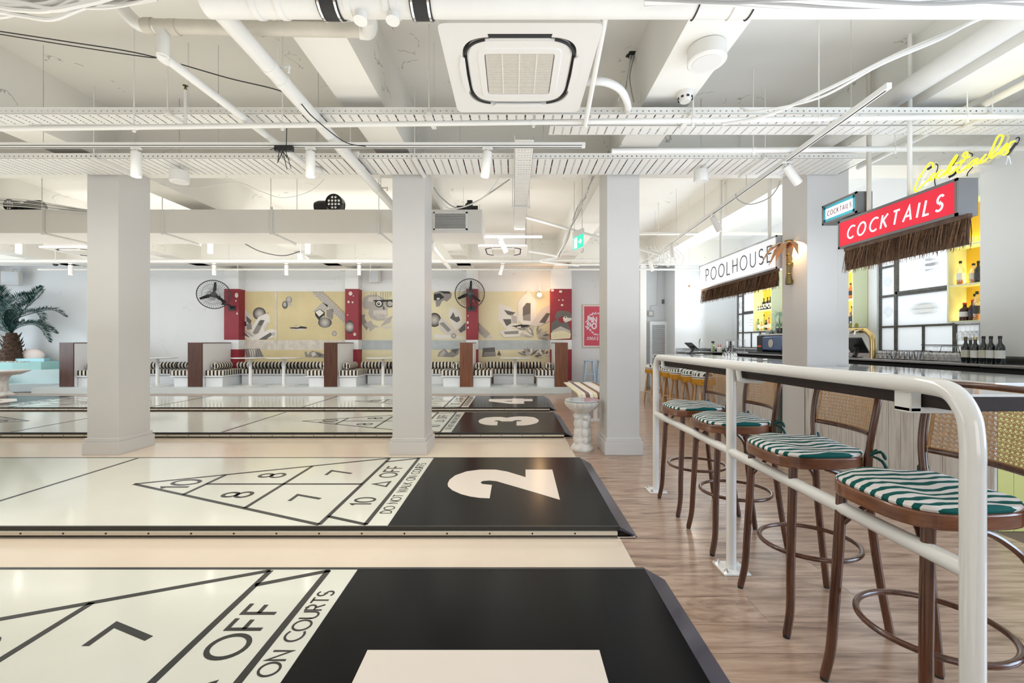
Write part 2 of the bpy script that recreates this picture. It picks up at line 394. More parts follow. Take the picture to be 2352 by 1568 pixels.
# ---- far wall pilasters and mural
MRED = pm('mural_red', (.28, .02, .035), .5, var=.15, vs=3)
pils = []
for i, (a, b_) in enumerate(((515, 548), (793, 823), (1071, 1097), (1265, 1313))):
    x0 = (a-1178)*12.2/990; x1 = (b_-1178)*12.2/990
    c = struct('column', MB().box(x0, x1, 12.2, 12.52, 0, ZB), WALLM); pils.append(c)
    sk = MB().box(x0-.003, x1+.003, 12.197, 12.5, 1.36, 2.80); obj('painted_panel', sk, MRED, c, w=True, smooth=False)
    sk = MB().box(x0-.003, x1+.003, 12.197, 12.5, .2, 1.09); obj('painted_panel', sk, MRED, c, w=True, smooth=False)
YEL = pm('mural_yellow', (.70, .59, .33), .6, var=.1, vs=1.3)
YEL2 = pm('mural_pale_yellow', (.78, .71, .47), .6, var=.08, vs=1.3)
BAND = pm('mural_band_white', (.70, .65, .57), .7, var=.2, vs=6)
BANDB = pm('mural_band_blue', (.50, .55, .56), .7, var=.15, vs=4)
GR = [pm('ink_%d' % i, c, .7) for i, c in enumerate(((.03, .03, .03), (.14, .13, .12), (.30, .28, .26), (.50, .47, .43), (.68, .63, .57), (.80, .76, .70)))]
def ball_paint(name, cx, r, dark=.9, loc=0):
    m, nt, b = nmat(name); setp(b, Roughness=.7)
    v = tex(nt); ln = node(nt, 'ShaderNodeVectorMath', operation='LENGTH'); nt.links.new(v, ln.inputs[0])
    d = node(nt, 'ShaderNodeMath', operation='DIVIDE'); d.inputs[1].default_value = r; nt.links.new(ln.outputs['Value'], d.inputs[0])
    nt.links.new(ramp(nt, d.outputs[0], [(0, (.66, .61, .56)), (.45, (.40, .37, .34)), (.95, (.03, .03, .03))]), b.inputs['Base Color']); return m
SPH = ball_paint('painted_ball', 0, .3); SPHS = ball_paint('painted_ball_small', 0, .13)
YM = 12.484
# scale from detail crops: crop A (6.19 px/px, origin 540,660), crop B (5.88, origin 990,640)
def mA(x, y, d=0): return pk(540+x/6.19, 660+y/6.19, YM-d)
def mB(x, y, d=0): return pk(990+x/5.88, 640+y/5.88, YM-d)
def paint(parent, name, pts, f, mat, d):
    B = MB(); P = [f(x, y, d) for x, y in pts]
    ar = sum(P[i].x*P[(i+1) % len(P)].z-P[(i+1) % len(P)].x*P[i].z for i in range(len(P)))
    if ar < 0: P = P[::-1]
    n = len(P); v = P+[p+Vector((0, .0012, 0)) for p in P]
    B.add(v, [tuple(range(n)), tuple(range(n, 2*n))[::-1]]+[(i, n+i, n+(i+1) % n, (i+1) % n) for i in range(n)])
    c = sum(P, Vector())/n
    return obj(name, B, mat, parent, w=True, smooth=False, org=(c.x, c.y, c.z))
def bay(x0, x1, label, yel, band):
    t = thing('mural', label, 'mural', (x0, YM, .15), group='painted mural bays on the far wall')
    obj('painted_field', MB().box(x0, x1, YM, YM+.009, 1.35, 2.76), yel, t, w=True, smooth=False)
    obj('painted_band', MB().box(x0, x1, YM-.001, YM+.009, 1.07, 1.35), band, t, w=True, smooth=False)
    obj('lower_field', MB().box(x0, x1, YM, YM+.009, .15, 1.07), yel, t, w=True, smooth=False)
    return t
X_ = lambda px, Y=12.2: (px-1178)*Y/990
b1 = bay(X_(548), X_(794, 12.5), 'mural bay with crystals, lips and zigzag band on dull yellow', YEL, BAND)
b2 = bay(X_(822), X_(1072, 12.5), 'mural bay with a skull in thick black spectacles behind the middle pillar', YEL2, BANDB)
b3 = bay(X_(1097), X_(1266, 12.5), 'mural bay with tall grey crystals and lips beside the globe lamp', YEL2, BANDB)
obj('painted_seam', MB().box(-6.885, -6.835, YM-.012, YM+.009, 1.05, 2.76), BAND, b1, w=True)
def poly(t, f, name, L):
    for k, (mat, pts) in enumerate(L): paint(t, name, pts, f, mat, .002+.0016*k)
# crystals, first bay
poly(b1, mA, 'painted_crystal', [
 (GR[4], [(68, 470), (92, 400), (150, 320), (235, 400), (245, 500), (230, 600), (75, 560)]), (GR[1], [(155, 400), (235, 470), (215, 530), (165, 480)]), (GR[0], [(98, 475), (158, 485), (160, 545), (100, 560)]),
 (GR[2], [(160, 520), (230, 510), (240, 590), (170, 600)])])
paint(b1, 'painted_ball', ell(345, 372, 92, 90, 28), mA, ball_paint('painted_ball_large', 0, .19), .001)
poly(b1, mA, 'painted_crystal', [
 (GR[5], [(200, 610), (330, 420), (440, 370), (490, 400), (495, 490), (400, 640), (300, 690)]), (GR[2], [(250, 640), (345, 470), (420, 470), (330, 650), (275, 670)]), (GR[1], [(360, 460), (420, 465), (375, 540), (320, 540)]),
 (GR[0], [(440, 372), (482, 350), (470, 362)]), (GR[4], [(400, 560), (455, 490), (490, 490), (415, 620)])])
poly(b1, mA, 'painted_crystal', [
 (GR[5], [(22, 560), (130, 580), (285, 680), (265, 760), (200, 740), (30, 660)]), (GR[1], [(40, 600), (120, 620), (215, 715), (70, 660)]), (GR[3], [(90, 600), (150, 600), (270, 690), (230, 700)]),
 (GR[5], [(240, 745), (270, 690), (500, 590), (570, 600), (575, 690), (420, 745)]), (GR[1], [(330, 742), (500, 640), (550, 655), (440, 742)]), (GR[3], [(510, 645), (572, 630), (574, 685), (530, 690)])])
poly(b1, mA, 'painted_shell', [(GR[2], ell(765, 175, 45, 50, 18)), (GR[3], ell(765, 170, 28, 40, 14)), (GR[1], ell(708, 248, 40, 56, 18)), (GR[3], ell(706, 240, 22, 34, 14)), (GR[3], ell(775, 240, 24, 28, 12))])
poly(b1, mA, 'painted_lips', [(GR[4], [(800, 585), (890, 610), (960, 605), (1020, 575), (930, 560), (850, 560)]), (GR[0], [(768, 570), (840, 565), (890, 568), (935, 550), (1000, 560), (1027, 570), (1010, 585), (930, 582), (870, 588), (790, 582)]), (GR[3], [(850, 530), (880, 525), (890, 545), (860, 548)])])
def zig(t, f, x0, y0, x1, y1, wd, n, name='painted_zigzag', cl=True):
    paint(t, name, [(x0, y0), (x0+wd, y0), (x1, y1-wd*.85), (x1, y1)] if cl else [(645, y0+10), (x1+wd, y1), (x1, y1), (645, y0+130)], f, GR[4], .002)
    B = MB()
    for r in range(5):
        ox = wd*(r/4.0)*.5; oy = -wd*(r/4.0)*.42; P = []
        for i in range(n+1):
            a = i/n; x = x0+(x1-x0)*a+ox; y = y0+(y1-y0)*a+oy
            P.append((x, y)); P.append((x+(x1-x0)/n, y)) if i < n else None
        P = [(min(max(x, 0 if cl else 645), x1 if cl else 9e9), min(max(y, y0), y1)) for x, y in P]
        for i in range(len(P)-1):
            a = f(*P[i], .0045); b = f(*P[i+1], .0045); q = .008
            B.box(min(a.x, b.x)-q/2, max(a.x, b.x)+q/2, a.y, a.y+.001, min(a.z, b.z)-q/2, max(a.z, b.z)+q/2)
    obj(name, B, GR[0], t, w=True, smooth=False, kind='stuff')
zig(b1, mA, 1090, 66, 1565, 520, 150, 15)
poly(b1, mA, 'painted_solids', [(GR[3], [(1098, 345), (1240, 212), (1320, 250), (1300, 330)]), (GR[2], [(1300, 320), (1400, 300), (1392, 430), (1375, 460), (1300, 410)]), (GR[0], [(1133, 345), (1205, 305), (1275, 350), (1270, 420), (1190, 465), (1140, 400)]),
 (GR[5], [(1140, 350), (1205, 312), (1262, 360), (1195, 415)]), (GR[3], [(1200, 450), (1260, 395), (1272, 425), (1240, 450)])])
paint(b1, 'painted_ball', ell(1275, 498, 95, 72, 26), mA, ball_paint('painted_ball_mid', 0, .2), .011)
paint(b1, 'painted_ball', ell(1410, 655, 37, 38, 20), mA, SPHS, .002)
poly(b1, mA, 'painted_block', [(GR[2], [(135, 872), (350, 868), (412, 985), (155, 988)]), (GR[4], [(190, 880), (300, 875), (280, 980), (220, 980)])]+[(GR[1], [(150+i*32, 874), (156+i*32, 874), (176+i*34, 984), (168+i*34, 984)]) for i in range(7)])
poly(b1, mA, 'painted_animal', [(GR[2], [(985, 920), (1010, 905), (1040, 960), (1060, 920), (1100, 900), (1150, 910), (1190, 915), (1262, 950), (1262, 1000), (1000, 990)]), (GR[4], [(1080, 930), (1130, 915), (1150, 960), (1100, 985)]), (GR[1], [(1150, 920), (1260, 960), (1200, 990)])])
# skull, second bay
poly(b2, mA, 'painted_skull', [
 (GR[3], [(1805, 230), (1830, 140), (1900, 105), (2020, 105), (2120, 160), (2170, 260), (2165, 400), (2120, 470), (2020, 475), (1930, 440), (1895, 380), (1900, 310), (1850, 310), (1815, 280)]),
 (GR[4], [(1900, 140), (2010, 125), (2090, 180), (1990, 200), (1880, 200)]), (GR[4], [(1960, 330), (2060, 320), (2160, 330), (2150, 430), (2040, 440), (1970, 400)]),
 (GR[1], [(2095, 300), (2110, 260), (2130, 290), (2120, 320)]), (GR[5], [(1975, 375), (2150, 365), (2145, 425), (2000, 420)])]+
 [(GR[1], [(1985+i*20, 372), (1989+i*20, 372), (1993+i*20, 424), (1988+i*20, 424)]) for i in range(8)]+[(GR[0], [(1962, 180), (2245, 172), (2245, 200), (1985, 205)]),
 (GR[0], ell(2045, 232, 55, 50, 20)), (GR[5], ell(2045, 230, 40, 38, 18)), (GR[0], ell(2042, 232, 22, 22, 14)), (GR[4], ell(2045, 228, 9, 9, 10)), (GR[0], ell(2200, 232, 50, 50, 20)), (GR[3], ell(2200, 232, 38, 38, 18))])
poly(b2, mA, 'painted_leaf', [(GR[2], [(1760, 470), (1800, 385), (1850, 385), (1840, 440), (1880, 500), (1900, 560), (1870, 610), (1820, 540)]), (GR[3], [(1830, 520), (1930, 470), (1960, 520), (2050, 560), (1990, 570), (1920, 630), (1900, 580)]),
 (GR[3], [(2060, 560), (2150, 440), (2245, 400), (2200, 500)]), (GR[4], [(2060, 565), (2200, 540), (2225, 570), (2150, 590)])])
poly(b2, mA, 'painted_drips', [(GR[1], [(x, 60), (x+4, 60), (x+3, 60+l), (x+1, 60+l)]) for x, l in ((1930, 130), (1965, 190), (1990, 120), (2005, 200), (2070, 150), (2100, 260), (2135, 180), (2165, 120), (2190, 90), (2215, 70))])
poly(b2, mB, 'painted_eye', [(GR[2], [(37, 190), (110, 165), (250, 170), (282, 200), (270, 260), (210, 310), (180, 290), (150, 300), (115, 370), (70, 380), (60, 300), (37, 290)]), (GR[0], [(37, 210), (120, 195), (180, 250), (110, 290), (37, 285)]), (GR[0], [(110, 168), (245, 172), (262, 200), (180, 200)]), (GR[5], [(75, 262), (110, 255), (120, 275), (85, 285)])])
paint(b2, 'painted_ball', ell(45, 555, 90, 95, 24), mB, ball_paint('painted_ball_b', 0, .2), .002)
poly(b2, mB, 'painted_crystal', [(GR[5], [(232, 490), (250, 420), (275, 378), (390, 440), (420, 520), (400, 640), (330, 680), (270, 600)]), (GR[1], [(255, 530), (300, 450), (330, 520), (375, 505), (395, 560), (350, 590), (300, 560)]),
 (GR[4], [(100, 590), (140, 520), (300, 660), (330, 720), (240, 770), (120, 700)]), (GR[2], [(110, 600), (170, 585), (270, 690), (230, 720)]), (GR[4], [(300, 730), (470, 570), (470, 700), (400, 740)]), (GR[1], [(370, 690), (465, 590), (465, 690), (400, 730)]),
 (GR[5], [(40, 745), (260, 760), (460, 790), (455, 805), (40, 810)])])
paint(b2, 'painted_ball', ell(305, 770, 36, 36, 18), mB, SPHS, .014)
poly(b2, mB, 'painted_leaf', [(GR[2], [(85, 1050), (110, 990), (180, 940), (240, 1000), (300, 945), (385, 940), (370, 1020), (300, 1060)]), (GR[3], [(100, 1040), (170, 960), (200, 1000), (160, 1050)]), (GR[1], [(260, 960), (380, 940), (330, 1010)])])
# third bay
poly(b3, mB, 'painted_crystal', [
 (GR[5], [(912, 335), (1070, 380), (1175, 510), (1170, 640), (1030, 690), (910, 560)]), (GR[1], [(985, 420), (1140, 455), (1090, 500), (1030, 480)]), (GR[1], [(970, 545), (1080, 545), (1085, 600), (1020, 640)]), (GR[3], [(1080, 480), (1160, 510), (1160, 600), (1100, 600)]),
 (GR[5], [(1175, 310), (1305, 155), (1420, 300), (1425, 560), (1350, 620), (1240, 620), (1175, 560)]), (GR[1], [(1240, 390), (1290, 325), (1345, 330), (1345, 470), (1240, 500)]), (GR[2], [(1240, 500), (1345, 470), (1345, 570), (1245, 560)]), (GR[4], [(1270, 200), (1305, 160), (1290, 220)]),
 (GR[4], [(1350, 600), (1500, 400), (1612, 345), (1612, 560), (1470, 640), (1370, 640)]), (GR[1], [(1460, 590), (1560, 460), (1610, 470), (1540, 600)]),
 (GR[5], [(920, 715), (1080, 670), (1240, 700), (1200, 780), (990, 790)]), (GR[2], [(980, 715), (1180, 700), (1180, 745), (1000, 750)])])
poly(b3, mB, 'painted_lips', [(GR[2], [(1150, 655), (1200, 695), (1260, 695), (1350, 635), (1260, 640)]), (GR[0], [(1083, 637), (1150, 630), (1210, 618), (1260, 612), (1345, 632), (1270, 655), (1180, 662)]), (GR[5], [(1160, 645), (1215, 642), (1215, 660), (1170, 662)])])
def petals(t, f, cx, cy, rx, ry, n, seed, name='painted_petals'):
    rd = random.Random(seed); L = []
    for i in range(n):
        a = rd.uniform(-2.9, .2); r0 = rd.uniform(.1, .5); r1 = rd.uniform(.7, 1); px_, py_ = math.cos(a), math.sin(a)
        L.append((GR[rd.choice((1, 2, 3, 4, 5))], [(cx+rx*r0*px_, cy+ry*r0*py_), (cx+rx*(r0+r1)/2*px_+16*py_, cy+ry*(r0+r1)/2*py_-16*px_), (cx+rx*r1*px_, cy+ry*r1*py_), (cx+rx*(r0+r1)/2*px_-14*py_, cy+ry*(r0+r1)/2*py_+14*px_)]))
    for k, (mat, pts) in enumerate(L): paint(t, name, pts, f, mat, .024+.0004*k)
petals(b3, mB, 1400, 790, 230, 190, 26, 4)
petals(b3, mB, 1330, 1050, 190, 130, 22, 8); petals(b3, mB, 1520, 1050, 110, 130, 14, 9)
zig(b3, mB, 520, 600, 730, 806, 120, 9, cl=False)
poly(b3, mB, 'painted_night', [(GR[1], [(700, 935), (860, 925), (875, 1045), (690, 1055)]), (GR[2], [(720, 990), (860, 985), (870, 1040), (700, 1050)]), (GR[1], [(890, 1030), (915, 965), (945, 1020), (940, 1040)])])
YP = 12.194
def mP(x, y, d=0): return pk(990+x/5.88, 640+y/5.88, YP-d)
def mQ(x, y, d=0): return pk(540+x/6.19, 660+y/6.19, YP-d)
for k, (mat, pts) in enumerate([(GR[1], [(1625, 600), (1700, 540), (1760, 600), (1840, 570), (1890, 700), (1885, 750), (1625, 730)]), (GR[3], [(1640, 700), (1750, 640), (1880, 700), (1880, 740), (1630, 730)]), (GR[1], [(1665, 520), (1700, 440), (1760, 430), (1860, 440), (1902, 480), (1900, 540), (1830, 545), (1780, 500), (1700, 550)]),
   (GR[4], [(1780, 520), (1900, 530), (1895, 560), (1820, 590), (1790, 570)]), (GR[5], ell(1815, 530, 24, 26, 16)), (GR[0], ell(1815, 520, 10, 12, 10)), (YEL2, [(1620, 730), (1700, 705), (1800, 700), (1890, 740), (1880, 805), (1620, 820)])]):
    paint(pils[3], 'painted_bird', pts, mP, mat, .001+.0008*k)
for x, y, r in ((1640, 155, 22), (1750, 172, 22), (1728, 288, 11), (1780, 288, 12), (1770, 355, 18)): paint(pils[3], 'bare_patch', ell(x, y, r, r*.8, 9), mP, BAND, .002)
paint(pils[1], 'painted_ball', ell(1628, 560, 60, 92, 24), mQ, ball_paint('painted_ball_c', 0, .17), .002)
for x, y, r in ((1640, 85, 28), (1612, 205, 18), (1670, 210, 14), (1600, 390, 9), (1700, 665, 22), (1680, 120, 8)): paint(pils[1], 'bare_patch', ell(x, y, r, r*1.1, 7), mQ, BAND, .003)
for x, y, r in ((20, 110, 26), (28, 370, 12), (12, 190, 10)): paint(pils[0], 'bare_patch', ell(x, y, r, r*1.4, 8), mQ, BAND, .002)
for x, y, r in ((560, 220, 8), (572, 300, 6), (495, 590, 15), (500, 660, 12), (500, 500, 8)): paint(pils[2], 'bare_patch', ell(x, y, r, r*1.3, 8), mP, BAND, .002)
# door trim post beside the recess
struct('trim_2', MB().box(3.37, 3.53, 11.4, 12.5, 0, ZB), GLOSSW)
struct('wall_return', MB().box(3.30, 3.40, 11.5, 12.5, 0, ZC), WALLM)

# ------------------------------------------------------------------ shuffleboard courts
CREAM = pm('court_cream', (.755, .765, .68), .12, var=.025, vs=2.5, coat=.5)
CBLK = pm('court_black', (.005, .005, .006), .2, spec=.14)
INK = pm('court_ink', (.02, .02, .02), .25)
PALE = pm('numeral_pale', (.80, .72, .65), .25)
RAMP = pm('ramp_black', (.045, .048, .075), .28, coat=.2)
RAILM = pm('edge_rail', (.66, .60, .50), .35, metal=.4)
XC = -5.41; HW = 1.72; T = .07; XF = .713; XBK = -.84
c2 = lambda x, y: (lambda Y: ((800+x/2.279-1178)*Y/990, Y-2.872))(1.23*990/(880+y/2.279-785))
c3 = lambda x, y: (lambda Y: ((1000+x/5.6-1178)*Y/990, Y-5.85))(1.23*990/(860+y/5.6-785))
c4_ = lambda x, y: (lambda Y: ((1000+x/5.6-1178)*Y/990, Y-8.10))(1.23*990/(860+y/5.6-785))
NUM = {
 1: [[(-.58, .64), (.345, .64), (.345, 1.09), (.20, 1.09), (-.36, 1.09), (-.58, .98)][:0] or [(-.58, .62), (.345, .62), (.345, 1.09), (-.58, 1.09)]],
 2: [[c2(*p) for p in [(928, 452), (1068, 452), (1108, 610), (940, 560), (775, 512), (740, 509), (705, 511), (692, 518), (700, 527), (725, 530), (752, 532), (740, 602), (690, 600), (640, 593), (590, 580), (545, 560), (522, 540), (520, 525), (530, 505), (560, 482), (620, 461), (690, 452), (770, 452), (830, 462), (890, 480), (928, 492)]]],
 3: [[c3(*p) for p in [(918, 556), (850, 545), (750, 545), (640, 555), (570, 580), (553, 600), (570, 625), (640, 645), (720, 652), (795, 652), (803, 605), (765, 602), (755, 595), (790, 589), (825, 591), (850, 602), (995, 602), (1010, 590), (1060, 585), (1115, 591), (1100, 600), (1045, 603), (1043, 655), (1130, 655), (1220, 645), (1300, 625), (1330, 600), (1320, 575), (1270, 550), (1180, 540), (1080, 538), (980, 545)]]],
 4: [[c4_(*p) for p in [(695, 315), (990, 312), (990, 308), (1133, 308), (1135, 314), (1248, 314), (1252, 342), (1140, 342), (1143, 375), (955, 375), (685, 342)]]],
}
def flat(B, pts, z0, z1, M=None):
    ar = sum(pts[i][0]*pts[(i+1) % len(pts)][1]-pts[(i+1) % len(pts)][0]*pts[i][1] for i in range(len(pts)))
    B.prism(pts if ar > 0 else pts[::-1], z0, z1, M)
def court(n, Y0, label):
    t = thing('shuffleboard_court', label, 'court', (XC, Y0, 0), group='shuffleboard courts side by side on the floor')
    XE = XBK-2*(XBK-XC)
    obj('playing_surface', MB().box(XE, XBK, Y0+.01, Y0+HW-.01, .02, T), CREAM, t, w=True, smooth=False)
    for sgn in (1, -1):
        f = lambda x: x if sgn > 0 else 2*XC-x
        B = MB(); xa, xb = sorted((f(XBK), f(XF))); B.box(xa, xb, Y0, Y0+HW, .02, T); obj('end_panel', B, CBLK, t, w=True, bv=.003)
        R = MB(); xo = f(XF+.115); xi = f(XF)
        R.add([(xi, Y0, T), (xi, Y0+HW, T), (xo, Y0+HW+.0, .004), (xo, Y0, .004), (xi, Y0, .045), (xi, Y0+HW, .045), (xo, Y0+HW, 0), (xo, Y0, 0)], [(0, 3, 2, 1) if sgn > 0 else (0, 1, 2, 3), (4, 5, 6, 7), (0, 4, 7, 3), (1, 2, 6, 5), (3, 7, 6, 2), (0, 1, 5, 4)])
        obj('ramp', R, RAMP, t, w=True, smooth=False)
        # scoring lines
        L = MB(); z = T; th = .0012; lw = .032
        M0 = Matrix.Translation((0, Y0, z)) if sgn > 0 else Matrix.Translation((2*XC, Y0+HW, z)) @ Matrix.Rotation(PI, 4, 'Z')
        xb_, xe = -1.304, -.984; k = (HW/2-.03)/(3.28-1.304)
        e = .03
        for pl in ([(-3.28, HW/2), (xb_, e)], [(-3.28, HW/2), (xb_, HW-e)], [(xb_, e), (xb_, HW-e)], [(xe-lw*.3, e), (xe-lw*.3, HW-e)],
                   [(-2.655, HW/2-k*(3.28-2.655)), (-2.655, HW/2+k*(3.28-2.655))], [(-1.985, HW/2-k*(3.28-1.985)), (-1.985, HW/2+k*(3.28-1.985))],
                   [(-2.655, HW/2), (xb_, HW/2)], [(xb_, .17), (xe, e)], [(xb_, HW-.17), (xe, HW-e)], [(-3.97, e), (-3.97, HW-e)]):
            ribbon(L, pl, lw, th, M0)
        obj('scoring_lines', L, INK, t, w=True, smooth=False)
        # lettering: reads along +Y with its top towards -X
        def tm(x, v): return M0 @ basis((x, v, .0), (0, 1, 0), (-1, 0, 0))
        for s_, x, v, h in (('10', -2.86, .86, .22), ('8', -2.22, .60, .22), ('8', -2.22, 1.10, .22), ('7', -1.62, .53, .22), ('7', -1.62, 1.18, .22), ('10', -1.15, .455, .15), ('^', -1.15, .86, .14), ('OFF', -1.15, 1.22, .15)):
            B = MB(); letter(B, s_, h, .030 if h > .2 else .02, tm(x, v), gap=.24, d=.0014); obj('symbol' if s_ == '^' else 'lettering', B, INK, t, w=True, smooth=False, kind='stuff' if len(s_) > 1 else None)
        B = MB(); letter(B, 'DO NOT WALK ON COURTS', .075, .0095, tm(-.915, .86), gap=.17, d=.0012); obj('lettering', B, INK, t, w=True, smooth=False, kind='stuff')
        B = MB()
        for pl in NUM[n]: flat(B, pl, 0, .0015, M0)
        if n == 1: pass
        obj('numeral', B, PALE, t, w=True, smooth=False)
        if n == 4:
            B = MB(); flat(B, [c4_(868, 342), (c4_(985, 338)), c4_(988, 346), c4_(930, 347)], .0016, .002, M0); obj('numeral_counter', B, CBLK, t, w=True, smooth=False)
    x0, x1 = 2*XC-XF, XF
    E = MB().box(x0, x1, Y0-.003, Y0+.012, T-.024, T+.0015).box(x0, x1, Y0+HW-.02, Y0+HW+.002, T-.024, T+.0012); obj('edge_strip', E, INK, t, w=True, smooth=False)
    obj('metal_rail', MB().box(x0, x1-.02, Y0-.022, Y0-.001, .02, T-.026), RAILM, t, w=True, bv=.002)
    sc = MB(); xx = x0+.1
    while xx < x1-.1: sc.lathe([(.006, 0), (.006, .003)], (xx, Y0-.022, .034), 8, M=Matrix.Rotation(PI/2, 4, 'X')); xx += .282
    obj('rail_screws', sc, DARK, t, w=True, kind='stuff')
    obj('skirt', MB().box(x0, x1-.03, Y0+.01, Y0+HW-.01, 0, .03), DARK, t, w=True, smooth=False)
    obj('corner_bracket', MB().prism([(x1-.02, Y0-.02), (x1+.10, Y0-.02), (x1+.10, Y0-.002), (x1-.02, Y0-.002)], .004, .012), CHROME, t, w=True)
for n, y0, lb in ((1, .63, 'shuffleboard court numbered 1, first of the four from the camera'), (2, 2.872, 'shuffleboard court with a large pale numeral 2 on its black end'),
                  (3, 5.85, 'shuffleboard court with a white numeral 3, beyond the two pillars'), (4, 8.10, 'shuffleboard court numbered 4, closest to the booths')):
    court(n, y0, lb)
# ------------------------------------------------------------------ ceiling services
random.seed(11)
def tray(name, label, x0, x1, y0, y1, z, dots, lip=.05, group='perforated cable trays under the ceiling', rods=(), along='x', pitch=.157):
    t = thing(name, label, 'cable tray', ((x0+x1)/2, (y0+y1)/2, z), group=group)
    B = MB(); th = .0015
    def bx(a0, a1, b0, b1, c0, c1):
        if along == 'x': B.box(a0, a1, b0, b1, c0, c1)
        else: B.box(b0, b1, a0, a1, c0, c1)
    A0, A1, C0, C1 = (x0, x1, y0, y1) if along == 'x' else (y0, y1, x0, x1)
    x = A0; ed = .016
    bx(A0, A1, C0, C0+ed, z, z+th); bx(A0, A1, C1-ed, C1, z, z+th)
    while x < A1-.01:
        xe = min(x+pitch, A1); p = pitch; u = lambda f: min(x+f*p, xe)
        # solid | long slot | solid | dotted slot | solid   (long slot is an open gap)
        bx(x, u(.20), C0+ed, C1-ed, z, z+th)
        bx(u(.20), u(.22), C0+ed, C1-ed, z, z+.006); bx(u(.30), u(.32), C0+ed, C1-ed, z, z+.006)
        bx(u(.32), u(.72), C0+ed, C1-ed, z, z+th)
        st = (C1-C0-2*ed)/dots
        for i in range(dots):
            bx(u(.72), u(.82), C0+ed+i*st, C0+ed+i*st+st*.52, z, z+th)
        bx(u(.82), xe, C0+ed, C1-ed, z, z+th)
        x += p
    obj('tray_bottom', B, TRAYM, t, w=True, smooth=False, kind='stuff')
    for c in (C0, C1-.002):
        B = MB(); bx(A0, A1, c, c+.002, z, z+lip*.36); bx(A0, A1, c, c+.002, z+lip*.60, z+lip)
        x = A0
        while x < A1-.02:
            bx(x, min(x+.036, A1), c, c+.002, z+lip*.36, z+lip*.60); x += .05
        bx(A0, A1, c-.006, c+.002, z+lip, z+lip+.002)
        obj('tray_lip', B, TRAYM, t, w=True, smooth=False, kind='stuff')
    for r in rods:
        B = MB()
        if along == 'x':
            B.box(r-.02, r+.02, y0-.04, y1+.04, z-.022, z-.001); B.tube([(r, y0-.025, z-.03), (r, y0-.025, CZ(r, y0-.025))], .005, 6); B.tube([(r, y1+.025, z-.03), (r, y1+.025, CZ(r, y1+.025))], .005, 6)
        else:
            B.box(x0-.04, x1+.04, r-.02, r+.02, z-.022, z-.001); B.tube([(x0-.025, r, z-.03), (x0-.025, r, CZ(x0-.025, r))], .005, 6); B.tube([(x1+.025, r, z-.03), (x1+.025, r, CZ(x1+.025, r))], .005, 6)
        obj('hanger', B, TRAYM, t, w=True)
    return t
tray('cable_tray', 'narrow perforated white cable tray running behind the ceiling cassette', -7, 5.4, 3.62, 3.80, 3.215, 6, rods=(-2.88, -.7, 1.5, 4.0))
tray('cable_tray', 'short perforated white cable tray doubling up to the bar side of the ceiling cassette', .33, 5.4, 3.82, 3.99, 3.215, 5)
tray('cable_tray', 'wide perforated white cable tray resting over the pillar heads', -7, 3.72, 4.50, 4.94, 3.215, 17, rods=(-4.35, -1.02, 2.62))
tray('cable_tray', 'short white ladder tray running away from the camera past the middle pillar', .02, .20, 3.99, 7.2, 3.17, 5, rods=(5.95,), along='y', pitch=.12, lip=.04)
def cable(label, pts, r, mat, cat='cable', group=None, k=8, name='cable'):
    return solo(name, MB().tube(cr(pts, k), r, 6), mat, label, cat, group)
CGREY = pm('cable_grey', (.35, .34, .32), .5); CBLK2 = pm('cable_black', (.02, .02, .022), .4); CWH = pm('cable_white', (.78, .77, .74), .4); CRED = pm('cable_red', (.4, .03, .03), .5)
# cables lying in the wide tray
t = thing('cable_bundle', 'dark and red cables lying inside the wide cable tray', 'cables', (-1.5, 4.7, 3.22))
for i in range(14):
    y = 4.535+.028*i; mt = [CBLK2, CGREY, CBLK2, CRED, CBLK2, CBLK2, CWH, CBLK2, CGREY, CBLK2, CRED, CBLK2, CBLK2, CBLK2][i]
    P = [(-6.9+x*.9, y+random.uniform(-.012, .012), 3.232+random.uniform(0, .012)) for x in range(12)]
    obj('cable', MB().tube(cr(P, 2), .0135, 5), mt, t, w=True)
t = thing('cable_bundle', 'dark cables lying inside the narrow cable tray', 'cables', (-1, 3.7, 3.22))
for i in range(5):
    P = [(-6.9+x*1.1, 3.65+.03*i+random.uniform(-.01, .01), 3.23) for x in range(12)]
    obj('cable', MB().tube(cr(P, 2), .014, 5), [CBLK2, CBLK2, CGREY, CBLK2, CBLK2][i], t, w=True)
